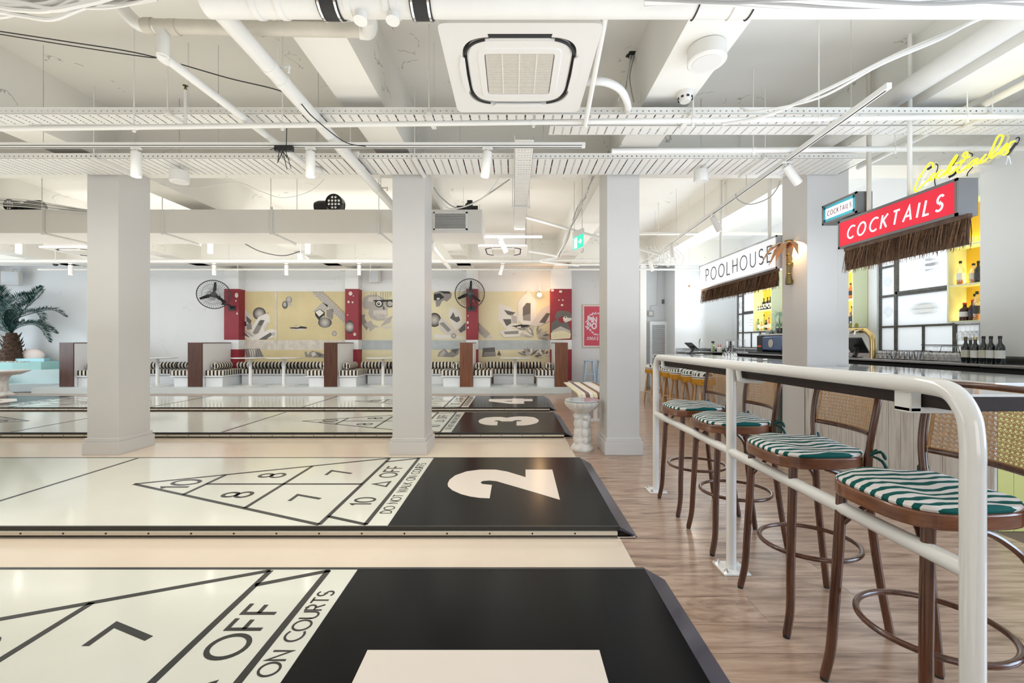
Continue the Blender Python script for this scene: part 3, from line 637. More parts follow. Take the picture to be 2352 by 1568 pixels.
# ---- ceiling cassettes
def cassette(label, cx, cy, z):
    t = thing('ceiling_cassette', label, 'air conditioner', (cx, cy, z), group='ceiling air-conditioning cassettes')
    B = MB(); R = .475
    # fascia: outer square with an octagonal-rounded opening
    out = rrect(.95, .95, .012, 3); n = len(out)
    def ring(pa, za, pb, zb, m=0):
        v = [(p[0], p[1], za) for p in pa]+[(p[0], p[1], zb) for p in pb]; k = len(pa)
        B.add(v, [(i, (i+1) % k, k+(i+1) % k, k+i) for i in range(k)], m)
    o = [(math.cos(2*PI*i/48), math.sin(2*PI*i/48)) for i in range(48)]
    def sq(r, e): # superellipse ring
        return [(r*math.copysign(abs(c)**e, c), r*math.copysign(abs(s_)**e, s_)) for c, s_ in o]
    ring(sq(.475, .08), .0, sq(.475, .08), .035); ring(sq(.365, .42), 0, sq(.475, .08), 0); ring(sq(.365, .42), .0, sq(.36, .42), .03)
    obj('fascia', B, ACW, t)
    B = MB(); B.add([(p[0], p[1], .028) for p in sq(.37, .42)], [tuple(range(48))]); obj('air_slot', B, DARK, t, smooth=False)
    B = MB(); ring(sq(.335, .40), .012, sq(.325, .40), .002); ring(sq(.325, .40), .002, sq(.27, .18), .002); ring(sq(.27, .18), .002, sq(.262, .18), -.004); ring(sq(.262, .18), -.004, sq(.222, .09), -.004); ring(sq(.222, .09), -.004, sq(.222, .09), .012); ring(sq(.335, .40), .012, sq(.335, .40), .028)
    obj('intake_panel', B, ACW, t)
    B = MB(); B.add([(p[0], p[1], .01) for p in sq(.222, .09)], [tuple(range(48))]); obj('filter', B, ACG, t, smooth=False)
    B = MB()
    for i in range(38):
        y = -.215+i*.43/37; B.box(-.215, .215, y-.003, y+.003, -.002, .008)
    obj('grille_slats', B, pm('grille_slat', (.72, .68, .60), .4), t, kind='stuff', smooth=False)
    B = MB()
    for x in (-.11, 0, .11): B.box(x-.004, x+.004, -.215, .215, -.003, .002)
    obj('grille_rib', B, pm('grille_slat', (.72, .68, .60), .4), t, smooth=False, kind='stuff')
    for k in range(4):
        M = Matrix.Rotation(PI/2*k, 4, 'Z'); pts = [M @ Vector((x, y, 0)) for x, y in [(-.20, .372), (-.1, .392), (.1, .392), (.20, .372), (.17, .348), (.0, .352), (-.17, .348)]]
        ar = -1
        B = MB(); P2 = [(p.x, p.y) for p in pts][::-1]; B.prism(P2, -.010 if k != 2 else .004, .004 if k != 2 else .012); obj('air_flap', B, ACW, t, bv=.002) if k != 2 else None
    obj('outlet_slot', MB().prism([(-.19, -.388), (.19, -.388), (.185, -.352), (-.185, -.352)], -.0015, .02), DARK, t, smooth=False)
    obj('air_flap', MB().box(-.18, .18, -.357, -.350, -.008, .002), ACW, t, bv=.001)
    for q in range(4):
        a0 = PI/4+q*PI/2; P = [Vector((.352*math.copysign(abs(math.cos(a))**.5, math.cos(a)), .352*math.copysign(abs(math.sin(a))**.5, math.sin(a)), -.001)) for a in [a0-.42+.84*i/10 for i in range(11)]]
        obj('corner_gap', MB().tube(P, .008, 5), DARK, t)
    obj('casing', MB().box(-.42, .42, -.42, .42, .036, .27), GR[3], t, smooth=False)
    for x in (-.45, .45):
        for y in (-.3, .3): obj('hanger_rod', MB().tube([(x, y, .05), (x, y, ZC-z)], .005, 6), STEEL, t)
    return t
c0 = cassette('large white ceiling cassette with a square intake grille, in front of the first cable tray', .042, 2.915, 3.105)
dup(c0, (-.19, 8.6, 3.10), label='ceiling cassette beyond the end of the long white duct')
dup(c0, (-8.6, 8.7, 3.10), label='ceiling cassette half hidden by the pillar near the palm')
B = MB(); B.tube(cr([(.52, 3.1, 3.17), (.66, 3.1, 3.17), (.80, 3.2, 3.17), (.92, 3.45, 3.2), (.98, 3.7, 3.26)], 5), .028, 10)
solo('refrigerant_pipe', B, PIPEW, 'curved white lagged pipe leaving the side of the large cassette', 'pipe')
# ---- pipes
def collar(B, p, ax, r, l=.05):
    p = Vector(p); ax = Vector(ax).normalized()*l/2; B.tube([p-ax, p+ax], r, 18)
t = thing('waste_pipe', 'thick white waste pipe across the top with two black rubber couplings', 'pipe', (0, 2.28, 3.02))
r = .082; zc = 3.105; Yp = 2.28
obj('pipe', MB().tube([(-1.62, Yp, zc), (5.5, Yp, zc)], r, 24), PIPEW, t, w=True)
for x in (-.96, -.48):
    B = MB(); collar(B, (x, Yp, zc), (1, 0, 0), r+.008, .11); obj('rubber_coupling', B, RUBBER, t, w=True)
    for d in (-.043, .043):
        B = MB(); collar(B, (x+d, Yp, zc), (1, 0, 0), r+.012, .012); obj('hose_clamp', B, CHROME, t, w=True)
B = MB()
for x in (-1.35, -1.22, -.86, -.66, -.62): collar(B, (x, Yp, zc), (1, 0, 0), r+.006, .03)
obj('pipe_sockets', B, PIPEW, t, w=True, kind='stuff')
for x in (-.80, -.63):
    B = MB(); B.tube([(x, Yp, zc-.04), (x, Yp-.02, zc-.12)], .032, 14); B.tube([(x, Yp-.02, zc-.118), (x, Yp-.021, zc-.124)], [.036, .036], 14); obj('access_cap', B, PIPEW, t, w=True)
for x, m_ in ((.98, RUBBER), (1.17, PIPEW), (1.27, RUBBER)):
    a = [(x+.02*math.sin(q), Yp+(r+.004)*math.cos(q), zc+(r+.004)*math.sin(q)) for q in [2*PI*i/20 for i in range(20)]]
    obj('cable_tie', MB().tube(a, .004, 5, closed=True), m_, t, w=True)
t = thing('waste_pipe', 'stained grey waste pipe with a T-branch and elbows above the first court', 'pipe', (-2, 2.9, 3.4))
Y2 = 2.75
P = [pk(845, 72, Y2), pk(385, 62, Y2)]; obj('pipe', MB().tube([pk(838, 70, Y2), pk(330, 60, Y2)], .042, 18), PIPEG, t, w=True)
obj('elbow', MB().tube(cr([pk(845, 35, 2.45), pk(850, 55, 2.62), pk(845, 72, Y2), pk(825, 71, Y2)], 5), .046, 18), PIPEW, t, w=True)
obj('branch', MB().tube(cr([pk(360, 62, Y2), pk(325, 58, Y2), pk(300, 40, Y2), pk(265, 0, Y2), pk(250, -20, Y2)], 4), .04, 18), PIPEW, t, w=True)
B = MB(); B.tube([pk(375, 60, Y2), pk(376, 96, Y2), pk(374, 128, Y2)], .034, 16); B.tube(cr([pk(374, 120, Y2), pk(374, 130, Y2+.03), pk(385, 138, Y2+.08)], 4), .036, 16)
pa = pk(380, 133, Y2+.05); pb = Vector((pa.x+.1, 4.6, pa.z)); B.tube([pa, pb], .030, 14); obj('drop_pipe', B, PIPEW, t, w=True)
B = MB()
for p in (pk(345, 60, Y2), pk(400, 63, Y2)): collar(B, p, (1, 0, 0), .047, .05)
obj('pipe_sockets', B, PIPEG, t, w=True, kind='stuff')
for q in (pk(300, 40, Y2),): obj('hanger_rod', MB().tube([pk(620, 66, Y2), Vector((pk(620, 66, Y2).x, Y2, ZC))], .006, 6), STEEL, t, w=True)
t = thing('drain_pipe', 'long straight white pipe running away beneath the trays past the middle pillar', 'pipe', (-1.64, 4, 3.15))
ZP = 3.152; XP = -1.64
obj('pipe', MB().tube([(XP, .9, ZP), (XP, 5.7, ZP)]+cr([(XP, 5.75, ZP), (XP+.02, 5.9, ZP-.03), (-1.36, 6.0, 2.87), (-1.32, 6.15, 2.84)], 4)+[(-1.32, 8.95, 2.84)], [.052]*3+[.05]*12+[.036]*2, 18), PIPEW, t, w=True)
B = MB()
for y in (2.9, 3.05, 4.1, 4.62, 5.2): collar(B, (XP, y, ZP), (0, 1, 0), .056, .05)
obj('pipe_sockets', B, PIPEW, t, w=True, kind='stuff')
for y in (3.0, 4.35, 5.35):
    B = MB(); B.box(XP-.09, XP+.09, y-.012, y+.012, ZP+.056, ZP+.062); B.tube([(XP, y, ZP+.06), (XP, y, ZC)], .005, 6)
    for s_ in (-1, 1): B.tube([(XP+s_*.08, y, ZP+.07), (XP+s_*.08, y, ZP+.02)], .008, 6)
    obj('pipe_bracket', B, TRAYM, t, w=True)
# sprinkler runs
def run(label, a, b, r, mat=PIPEW, heads=(), rods=(), name='sprinkler_pipe'):
    t = thing(name, label, 'pipe', a, group='slim white pipes across the ceiling')
    a = Vector(a); b = Vector(b); obj('pipe', MB().tube([a, b], r, 12), mat, t, w=True)
    for f in rods:
        p = a.lerp(b, f); B = MB(); B.tube([(p.x, p.y, p.z), (p.x, p.y, CZ(p.x, p.y))], .005, 6); B.lathe([(r+.004, -.018), (r+.004, .018)], p, 10, M=Matrix.Rotation(PI/2, 4, 'Y')); B.box(p.x-.01, p.x+.01, p.y-.008, p.y+.008, p.z-r-.02, p.z-r); obj('pipe_hanger', B, mat, t, w=True)
    for f in heads:
        p = a.lerp(b, f); obj('riser', MB().tube([p, (p.x, p.y, p.z+.30)], .012, 8), mat, t, w=True)
        obj('sprinkler_head', MB().lathe([(.008, 0), (.012, .01), (.004, .03), (.02, .034), (.02, .037)], (p.x, p.y, p.z+.30), 12), BRONZE, t, w=True)
    return t
run('slim white pipe just below the first cable tray', (-5, 3.55, 3.045), (4.4, 3.55, 3.16), .021, heads=(.245,), rods=(.2, .33, .55, .69, .8, .93))
run('slim white pipe level with the front light track', (.95, 4.15, 3.135), (5.5, 4.15, 3.17), .026, rods=(.3, .6))
run('slim white pipe from the first tray up toward the thick top pipe', (.595, 3.55, 3.08), (.52, 2.42, 3.13), .018, name='sprinkler_pipe')
run('slim white pipe near the far wall, upper one', (-15, 10.2, 3.23), (2.3, 10.2, 3.23), .028, rods=(.2, .45, .7))
run('slim white pipe near the far wall, lower one with short drops', (-12, 10.9, 3.13), (4.8, 10.9, 3.13), .024, rods=(.3, .5, .62, .8))
run('slim white pipe crossing high behind the bar end', (1.6, 8.2, 3.36), (5.5, 8.2, 3.36), .03, rods=(.3,))
run('slim white pipe slanting from the ladder tray to the bar pillar', (.2, 7.3, 3.42), (2.6, 7.6, 2.84), .026)
run('slim white conduit crossing over the pool bar lintel', (.9, 9.3, 2.96), (5.5, 9.3, 3.0), .02)
# pipes beside the beam over the bar
for xx, zz, rr, nm in ((3.36, 3.45, .085, 'round white duct running above the bar beside the beam'), (3.97, 3.30, .03, 'slim conduit under the beam edge over the bar')):
    solo('round_duct' if rr > .05 else 'conduit', MB().tube([(xx, .6, zz), (xx, 4.95, zz)], rr, 20), PIPEW, nm, 'duct' if rr > .05 else 'conduit')
# ---- light tracks and spotlights
EM = pm('lamp_glow', (1, .95, .85), .5, emit=9, ecol=(1, .93, .82))
def spot_mesh():
    B = MB(); B.lathe([(.001, 0), (.040, 0), (.041, .004), (.041, .215), (.038, .22), (.001, .221)], n=20); body = B.mesh(PIPEW, 'spot_body')
    B = MB(); B.lathe([(.033, 0), (.033, .002)], (0, 0, -.002), 18); return body, B.mesh(EM, 'lens')
SB, SL = spot_mesh()
def track(label, a, b, w_=.035, h=.04, rods=()):
    t = thing('light_track', label, 'light track', a, group='white ceiling light tracks'); a = Vector(a); b = Vector(b); d = (b-a).normalized(); sd = Vector((-d.y, d.x, 0)); M = basis(a, d, sd); L = (b-a).length
    obj('track_bar', MB().box(0, L, -w_/2, w_/2, 0, h, M=M), TRAYM, t, w=True, smooth=False)
    obj('track_slot', MB().box(.03, L-.03, -.006, .006, -.0012, 0, M=M).box(.03, L-.03, -w_/2-.0012, -w_/2, .010, .015, M=M), DARK, t, w=True, smooth=False)
    for f in rods: p = a.lerp(b, f); obj('wire', MB().tube([(p.x, p.y, p.z+h), (p.x, p.y, CZ(p.x, p.y))], .0025, 5), STEEL, t, w=True)
    return t
def spotlight(label, p, tilt=(0, 0), e=14, col=(1, .9, .75), group='white cylinder spotlights on the light tracks'):
    """p: point on the underside of the track"""
    t = thing('track_spotlight', label, 'spotlight', p, group=group)
    obj('adapter', MB().box(-.045, .045, -.012, .012, -.018, 0), PIPEW, t, bv=.002)
    obj('stem', MB().tube([(0, 0, -.018), (0, 0, -.045)], .009, 8), PIPEW, t)
    for nm, me in (('housing', SB), ('lens', SL)):
        o = bpy.data.objects.new(nm, me); COL.objects.link(o); o.parent = t
        R = Matrix.Rotation(tilt[0], 4, 'X') @ Matrix.Rotation(tilt[1], 4, 'Y')
        o.matrix_local = Matrix.Translation((0, 0, -.045)) @ R @ Matrix.Translation((0, 0, -.215))
    l = bpy.data.lights.new('spot', 'SPOT'); l.energy = e; l.color = col; l.spot_size = 1.5; l.spot_blend = .8; l.shadow_soft_size = .035
    lo = bpy.data.objects.new('spot', l); COL.objects.link(lo); R = Matrix.Rotation(tilt[0], 4, 'X') @ Matrix.Rotation(tilt[1], 4, 'Y')
    lo.matrix_world = Matrix.Translation(p) @ Matrix.Translation((0, 0, -.045)) @ R @ Matrix.Translation((0, 0, -.235)); return t
ZT = 3.035
track('front light track across the ceiling, over the gap between courts', (-6.8, 3.85, ZT), (.645, 3.85, ZT), rods=(.35, .56, .68, .85, .95))
for i, px in enumerate((313, 713, 1120)):
    spotlight(['white cylinder spotlight in front of the pillar with the palm behind', 'white cylinder spotlight beside the black cable-tie tangle', 'slightly tilted cylinder spotlight at the tray beneath the large cassette'][i], ((px-1178)*3.85/990, 3.85, ZT), tilt=(0, .12 if i == 2 else .0), e=22)
track('light track hidden behind the long white duct', (-13, 7.4, 3.08), (.5, 7.4, 3.08), rods=(.3, .6, .9))
for px, lb in ((43, 'spotlight under the duct above the palm'), (483, 'spotlight under the duct above the wall fan at the first booth'), (707, 'spotlight under the duct beside the dangling sensor'), (1150, 'tilted spotlight before the second cassette')):
    spotlight(lb, ((px-1178)*7.4/990, 7.4, 3.08-.0), tilt=(0, -.45) if px == 1150 else (0, 0), e=18)
track('light track in front of the far wall', (-13.5, 9.7, 3.07), (.72, 9.7, 3.07), rods=(.3, .5, .7, .98))
for px, lb in ((162, 'spotlight beside the small camera dome'), (492, 'spotlight directly over the black wall fan'), (658, 'spotlight over the mural crystals'), (825, 'spotlight over the red pilaster next to the speaker'), (1155, 'tilted spotlight over the last mural bay')):
    spotlight(lb, ((px-1178)*9.7/990, 9.7, 3.07), tilt=(0, .3) if px == 1155 else (0, 0), e=18)
TA, TB = Vector((2.62, 3.0, 3.065)), Vector((2.96, 10.2, 3.065))
track('light track slanting away above the pool bar stools', TA, TB, rods=(.05, .28, .45, .62, .8))
for f, tl, lb in ((.17, (.25, -.75), 'spotlight aimed toward the bar, closest to the neon word'), (.41, (.2, -.55), 'spotlight aimed at the pool bar sign, middle of the slanting track'), (.66, (.1, -.2), 'spotlight above the round globe lamp'), (.86, (.1, -.35), 'last spotlight on the slanting track by the right pillar')):
    spotlight(lb, tuple(TA.lerp(TB, f)), tilt=tl, e=10, col=(1, .97, .92), group='white cylinder spotlights on the slanting track')
# ---- rectangular duct
t = thing('air_duct', 'long rectangular white air duct behind the pillars with an end grille', 'duct', (-7, 6.65, 2.89))
x1 = -.45
for a, b_ in ((-15.1, -6.85), (-6.85, -3.52), (-3.52, x1)):
    obj('duct_section', MB().box(a+.003, b_-.003, 6.3, 7.0, 2.89, 3.235), pm('duct_white', (.78, .75, .70), .45, var=.05, vs=.8), t, w=True, bv=.004)
for xx in (-6.85, -5.1, -3.52, -1.95, -13, -10):
    B = MB(); B.box(xx-.02, xx+.02, 6.27, 7.03, 2.862, 2.886); B.tube([(xx, 6.27, 2.87), (xx, 6.27, CZ(xx, 6.27))], .006, 6); B.tube([(xx, 7.03, 2.87), (xx, 7.03, CZ(xx, 7.03))], .006, 6)
    if xx in (-6.85, -3.52): B.box(xx-.015, xx+.015, 6.275, 6.298, 2.86, 3.27)
    obj('duct_hanger', B, TRAYM, t, w=True)
gx0, gx1, gz0, gz1 = -1.16, -.66, 2.935, 3.195
B = MB(); B.box(gx0, gx1, 6.288, 6.298, gz0, gz0+.02).box(gx0, gx1, 6.288, 6.298, gz1-.02, gz1).box(gx0, gx0+.02, 6.288, 6.298, gz0, gz1).box(gx1-.03, gx1, 6.288, 6.298, gz0, gz1); obj('grille_frame', B, TRAYM, t, w=True)
obj('grille_back', MB().box(gx0+.02, gx1-.03, 6.296, 6.299, gz0+.02, gz1-.02), DARK, t, w=True, smooth=False)
for i in range(13):
    z = gz0+.03+i*.0165; obj('grille_blade', MB().box(gx0+.02, gx1-.03, 6.286, 6.296, z, z+.006), TRAYM, t, w=True, smooth=False)
# stage lights on the duct
def par(label, p, r, face):
    t = thing('stage_light', label, 'stage light', p, group='black stage lights on top of the duct')
    M = Matrix.Rotation(PI/2, 4, 'X') if face else Matrix.Rotation(PI/2, 4, 'Y')
    c = Vector((0, 0, r+.02)); B = MB(); B.lathe([(r*.8, -.14), (r, -.08), (r, .06), (r*.93, .065), (r*.93, .05)], c, 24, M=M); obj('housing', B, BLACK, t)
    B = MB(); a = [(1.12*r*math.cos(q), 0, c.z+1.12*r*math.sin(q)) for q in [PI*1.15*i/12-.25*PI+PI*.05 for i in range(13)]] if face else [(0, 1.12*r*math.cos(q), c.z+1.12*r*math.sin(q)) for q in [PI*i/12+PI for i in range(13)]]
    B.tube([(-r*1.1, 0, 0), (-r*1.12, 0, c.z), ], .008, 6); B.tube([(r*1.1, 0, 0), (r*1.12, 0, c.z)], .008, 6); B.box(-r*1.1, r*1.1, -.02, .02, 0, .008); obj('yoke', B, BLACK, t)
    if face:
        k = 0
        for row, n in ((-2, 2), (-1, 4), (0, 4), (1, 2)):
            for i in range(n):
                x = (i-(n-1)/2)*r*.40; z = (row+.5)*r*.42
                obj('led_lens', MB().lathe([(.001, 0), (r*.15, 0), (r*.15, .004), (r*.08, .01), (.001, .012)], (x, -.052, c.z+z), 12, M=Matrix.Rotation(PI/2, 4, 'X')), CHROME, t); k += 1
    return t
par('black stage light with a round face of lenses, on the duct over the mural', pk(770, 480, 6.5)+Vector((0, 0, .0)), .125, True).location.z = 3.245
par('black stage light seen edge-on beside the lensed one', (pk(745, 480, 6.6).x, 6.62, 3.245), .10, False)
par('black stage light at the duct above the palm', (pk(30, 480, 6.5).x, 6.5, 3.245), .085, True)
par('black stage light lying low on the duct by the first pillar', (pk(85, 480, 6.6).x, 6.6, 3.245), .10, False)
B = MB(); B.box(-.69, -.61, 6.5, 6.58, 3.24, 3.44); B.prism([(-.84, 6.42), (-.52, 6.42), (-.58, 6.66), (-.78, 6.66)], 3.236, 3.33); B.tube([(-.65, 6.35, 3.30), (-.65, 6.8, 3.30)], .06, 12)
solo('projector_light', B, BLACK, 'black square stage spot on the end of the duct by its grille', 'stage light', bv=.006)
# hung cylinder speakers / detectors
def hung(label, p, r, h, rod, name='pendant_speaker', cat='speaker'):
    t = thing(name, label, cat, p); B = MB(); B.lathe([(.001, 0), (r*.93, 0), (r, .008), (r*.96, h-.006), (r*.9, h), (.001, h)], n=28); obj('housing', B, PIPEW, t)
    obj('speaker_face', MB().lathe([(r*.72, -.003), (r*.72, .002)], n=24), ACW, t)
    obj('hanging_cord', MB().tube([(0, 0, h), (0, 0, rod)], .004, 6), STEEL, t); return t
p = pk(412, 419, 4.7); hung('white drum speaker hanging by the first pillar', p, .092, .125, CZ(p.x, p.y)-p.z)
p = pk(1610, 417, 4.7); hung('white drum speaker hanging left of the bar pillar', p, .075, .125, CZ(p.x, p.y)-p.z)
p = pk(1623, 131, 3.0); hung('large white ceiling speaker fixed to the beam by the big cassette', (p.x, p.y, ZB-.11), .13, .11, .112)
hung('small white camera housing hanging before the bar sign', pk(727, 398, 4.75), .07, .05, .5)
def detector(label, p, s=1):
    t = thing('smoke_detector', label, 'smoke detector', p); B = MB(); B.lathe([(.001, -.06*s), (.03*s, -.058*s), (.045*s, -.03*s), (.055*s, -.01*s), (.055*s, 0), (.001, 0)], n=20); obj('housing', B, ACW, t)
    B = MB()
    for i in range(8): a = 2*PI*i/8; B.box(-.008*s, .008*s, -.002, .002, -.006*s, .006*s, M=Matrix.Translation((.044*s*math.cos(a), .044*s*math.sin(a), -.038*s)) @ Matrix.Rotation(a+PI/2, 4, 'Z'))
    obj('vent_slots', B, DARK, t, kind='stuff'); return t
detector('smoke detector under the beam just above the first tray', (1.42, 3.55, ZB), 1.3)
detector('smoke detector on the cross beam before the neon word', (3.2, 5.0-.1, ZB), 1.3)
t = thing('cctv_camera', 'small domed ceiling camera above the palm', 'camera', pk(127, 605, 10.0)); B = MB(); B.lathe([(.001, -.06), (.04, -.05), (.06, -.01)], n=16); obj('dome', B, BLACK, t); obj('base', MB().lathe([(.075, -.012), (.08, .02), (.001, .02)], n=16), PIPEW, t); obj('mounting_rod', MB().tube([(0, 0, .02), (0, 0, ZC-t.location.z)], .006, 6), PIPEW, t)
# exit sign
def exit_sign():
    p = pk(1328, 556, 7.0); t = thing('exit_sign', 'green emergency exit sign hung on chains left of the right pillar', 'sign', p)
    GRN = pm('exit_green', (.03, .62, .40), .4, emit=.9); WE = pm('exit_white', (.9, .95, .92), .4, emit=.9)
    M = basis((0, 0, 0), (.35, -.94, 0), (0, 0, 1)); 
    obj('sign_panel', MB().box(-.16, .16, -.10, .10, -.006, .006, M=M), GRN, t, smooth=False)
    B = MB()
    for zz in (.0065, -.0085):
        B.prism([(-.12, -.085), (-.02, -.085), (-.02, .08), (-.12, .08)], zz, zz+.002, M)
        B.prism([(.02, -.012), (.07, -.012), (.07, -.05), (.13, 0), (.07, .05), (.07, .012), (.02, .012)], zz, zz+.002, M)
    obj('pictogram', B, WE, t, smooth=False, kind='stuff')
    obj('mounting_box', MB().box(-.16, .16, .10, .19, -.02, .02, M=M), PIPEW, t, smooth=False)
    for s_ in (-.13, .13): q = M @ Vector((s_, .18, 0)); obj('chain', MB().tube([q, (q.x, q.y, CZ(p.x, p.y)-p.z)], .004, 5), STEEL, t)
exit_sign()
# cable-tie tangle on the front track
p = pk(650, 340, 3.80); t = thing('connector_box', 'black connector box bristling with cable ties on the front light track', 'connector', p)
obj('box', MB().box(-.07, .09, -.02, .02, -.03, .02), BLACK, t, bv=.004)
for i in range(9):
    a = random.uniform(0, 2*PI); x = random.uniform(-.05, .07); l = random.uniform(.12, .26); obj('cable_tie', MB().tube([(x, -.02, 0), (x+l*.45*math.cos(a), -.03, l*math.sin(a))], .0035, 4), BLACK, t)
# hanging sensor cluster under duct
t = thing('sensor_box', 'dangling white sensor box with wires beneath the long duct', 'sensor', pk(690, 598, 8.0)); obj('box', MB().box(-.04, .04, -.03, .03, 0, .12), ACW, t, bv=.004)
for i in range(4): obj('wire', MB().tube(cr([(.02, 0, .1), (.08+.02*i, 0, .12-.03*i), (.14, 0, .02*i), (.16, 0, -.04)], 4), .004, 5), CGREY if i % 2 else CWH, t)
obj('hanging_wire', MB().tube([(0, 0, .12), (0, 0, ZC-t.location.z)], .004, 5), CWH, t)
# loose wires
WG = 'loose cables strung under the ceiling'
cable('pair of black cables sagging from the upper left corner down over the white pipe', [pk(-40, 66, 3.4), pk(150, 95, 3.4), pk(330, 125, 3.4), pk(520, 178, 3.4), pk(660, 215, 3.3), pk(720, 270, 3.3), pk(790, 325, 3.5), pk(840, 336, 3.7)], .0045, CBLK2, group=WG)
cable('thin black cable beneath the sagging pair', [pk(-40, 72, 3.4), pk(150, 103, 3.4), pk(330, 130, 3.45), pk(370, 132, 3.5)], .004, CBLK2, group=WG)
cable('black cable hanging in a half loop in front of the bar pillar', [pk(1689, 445, 4.7), pk(1697, 460, 4.7), pk(1725, 469, 4.7), pk(1765, 455, 4.7), pk(1785, 432, 4.7), pk(1792, 415, 4.7)], .006, CGREY, group=WG)
cable('white cable swagging from the tray beyond the middle pillar', [pk(1150, 405, 5.0), pk(1120, 445, 5.2), pk(1080, 470, 5.6), pk(1030, 478, 5.8), pk(1000, 440, 5.6), pk(996, 425, 5.5)], .009, CWH, group=WG)
cable('grey cable swagging beside the middle pillar', [pk(1170, 412, 5.0), pk(1130, 440, 5.2), pk(1095, 462, 5.6), pk(1050, 477, 5.8), pk(1015, 455, 5.6), pk(996, 430, 5.5)], .008, CGREY, group=WG)
cable('thin wavy white wire above the duct', [pk(350, 420, 5.6), pk(450, 432, 5.6), pk(540, 418, 5.6), pk(600, 440, 5.6), pk(650, 454, 5.6), pk(710, 440, 5.6), pk(745, 412, 5.6)], .004, CWH, group=WG)
cable('black cable sagging to the dangling sensor', [pk(563, 560, 7.6), pk(600, 578, 7.8), pk(650, 587, 8), pk(689, 577, 8)], .008, CBLK2, group=WG)
cable('thick white cable crossing from the top pipe toward the first tray', [pk(2352, 38, 2.6), pk(2275, 35, 2.6), pk(2180, 75, 2.7), pk(2050, 130, 2.8), pk(1900, 205, 3.0), pk(1760, 265, 3.3), pk(1660, 285, 3.5)], .012, CWH, group=WG)
cable('second white cable beside the thick one', [pk(2352, 30, 2.6), pk(2275, 30, 2.6), pk(2160, 90, 2.7), pk(2020, 150, 2.8), pk(1880, 225, 3.0), pk(1740, 255, 3.3), pk(1700, 248, 3.5)], .008, CWH, group=WG)
cable('white cable wandering along the beam before the neon word', [pk(1330, 610, 9), pk(1240, 600, 9), pk(1280, 590, 9), pk(1215, 577, 8.6)], .02, CWH, group=WG)
for i in range(5):
    cable(['upper', 'second', 'middle', 'fourth', 'lowest'][i]+' cable of the grey bundle clipped above the duct near the palm', [pk(-10, 455+4*i, 6.2), pk(60, 459+4*i, 6.2), pk(130, 470+3*i, 6.2), pk(205, 482+1.5*i, 6.25), pk(260, 484+i, 6.3)], .007, CGREY if i % 2 else CWH, group='cable bundle above the duct')
t = thing('cable_bundle', 'tangled bundle of white cables at the top by the grey pipe', 'cables', pk(150, 20, 2.5))
for i in range(16):
    y0 = random.uniform(-25, 22); P = [pk(-60+60*k, y0+14*math.sin(k*.9+i)+(18 if 1 <= k <= 3 else 0)-max(0, k-4)*11, 2.45+.03*(i % 4)) for k in range(8)]
    obj('cable', MB().tube(cr(P, 4), random.choice((.008, .012, .016)), 6), random.choice((CWH, CWH, PIPEW, CGREY)), t, w=True)
t = thing('cable_bundle', 'grey and white cables draped along the thick top pipe', 'cables', pk(1900, 0, 2.15))
for i in range(6):
    P = [pk(1480+110*k, 2+i*2.5+7*math.sin(k*1.3+i*.7)-(6 if k < 2 else 0), 2.12+.012*i) for k in range(10)]
    obj('cable', MB().tube(cr(P, 4), .009, 6), CWH if i % 3 else CGREY, t, w=True)
t = thing('cable_bundle', 'bunch of grey wires coming out of a hole in the slab by the round speaker', 'cables', pk(1450, 135, 4.0))
for i in range(6):
    a = pk(1448+i*3, 132+i, 3.99); b = pk(1420+i*12, 234, 3.75); m_ = a.lerp(b, .5)+Vector((random.uniform(-.04, .04), 0, random.uniform(-.03, .03)))
    a = Vector((a.x, 3.98, ZC)); obj('wire', MB().tube(cr([a, m_, b], 5), .006, 5), CGREY if i % 2 else CWH, t, w=True)
obj('hole_rim', MB().lathe([(.05, -.004), (.06, 0)], (pk(1452, 130, 4).x, 3.98, ZC-.002), 14, fn=lambda a, z: 1+.15*math.sin(5*a)), DARK, t, w=True)
# beam clutter run beyond the right pillar
t = thing('cable_bundle', 'knotted cables hanging along the beam beyond the right pillar', 'cables', pk(1325, 470, 6.4))
for i in range(7):
    P = [pk(1362-10*k+random.uniform(-5, 5), 405+23*k+random.uniform(-4, 4), 5.2+.35*k) for k in range(9)]
    obj('cable', MB().tube(cr(P, 3), .007, 5), random.choice((CGREY, CWH, CWH)), t, w=True)
for i in range(7):
    x = 1485+i*9; cable(['thin', 'looped', 'slack', 'short', 'curled', 'knotted', 'drooping'][i]+' white wire in the tangle beside the globe lamp', [pk(x, 565, 8), pk(x+5, 585+3*i % 9, 8), pk(x+22, 612-(i % 3)*8, 8), pk(x+30, 590, 8), pk(x+12, 570, 8)], .007, CWH, group='wire tangle near the globe lamp')
for i, (px, py, py2, Y) in enumerate(((115, 130, 330, 3.98), (270, 90, 262, 3.4), (330, 128, 250, 3.7), (513, 130, 322, 3.98), (558, 178, 322, 4.2), (620, 60, 110, 3.0), (1345, 60, 300, 3.3), (1695, 170, 235, 3.85), (1600, 188, 240, 3.6))):
    pass
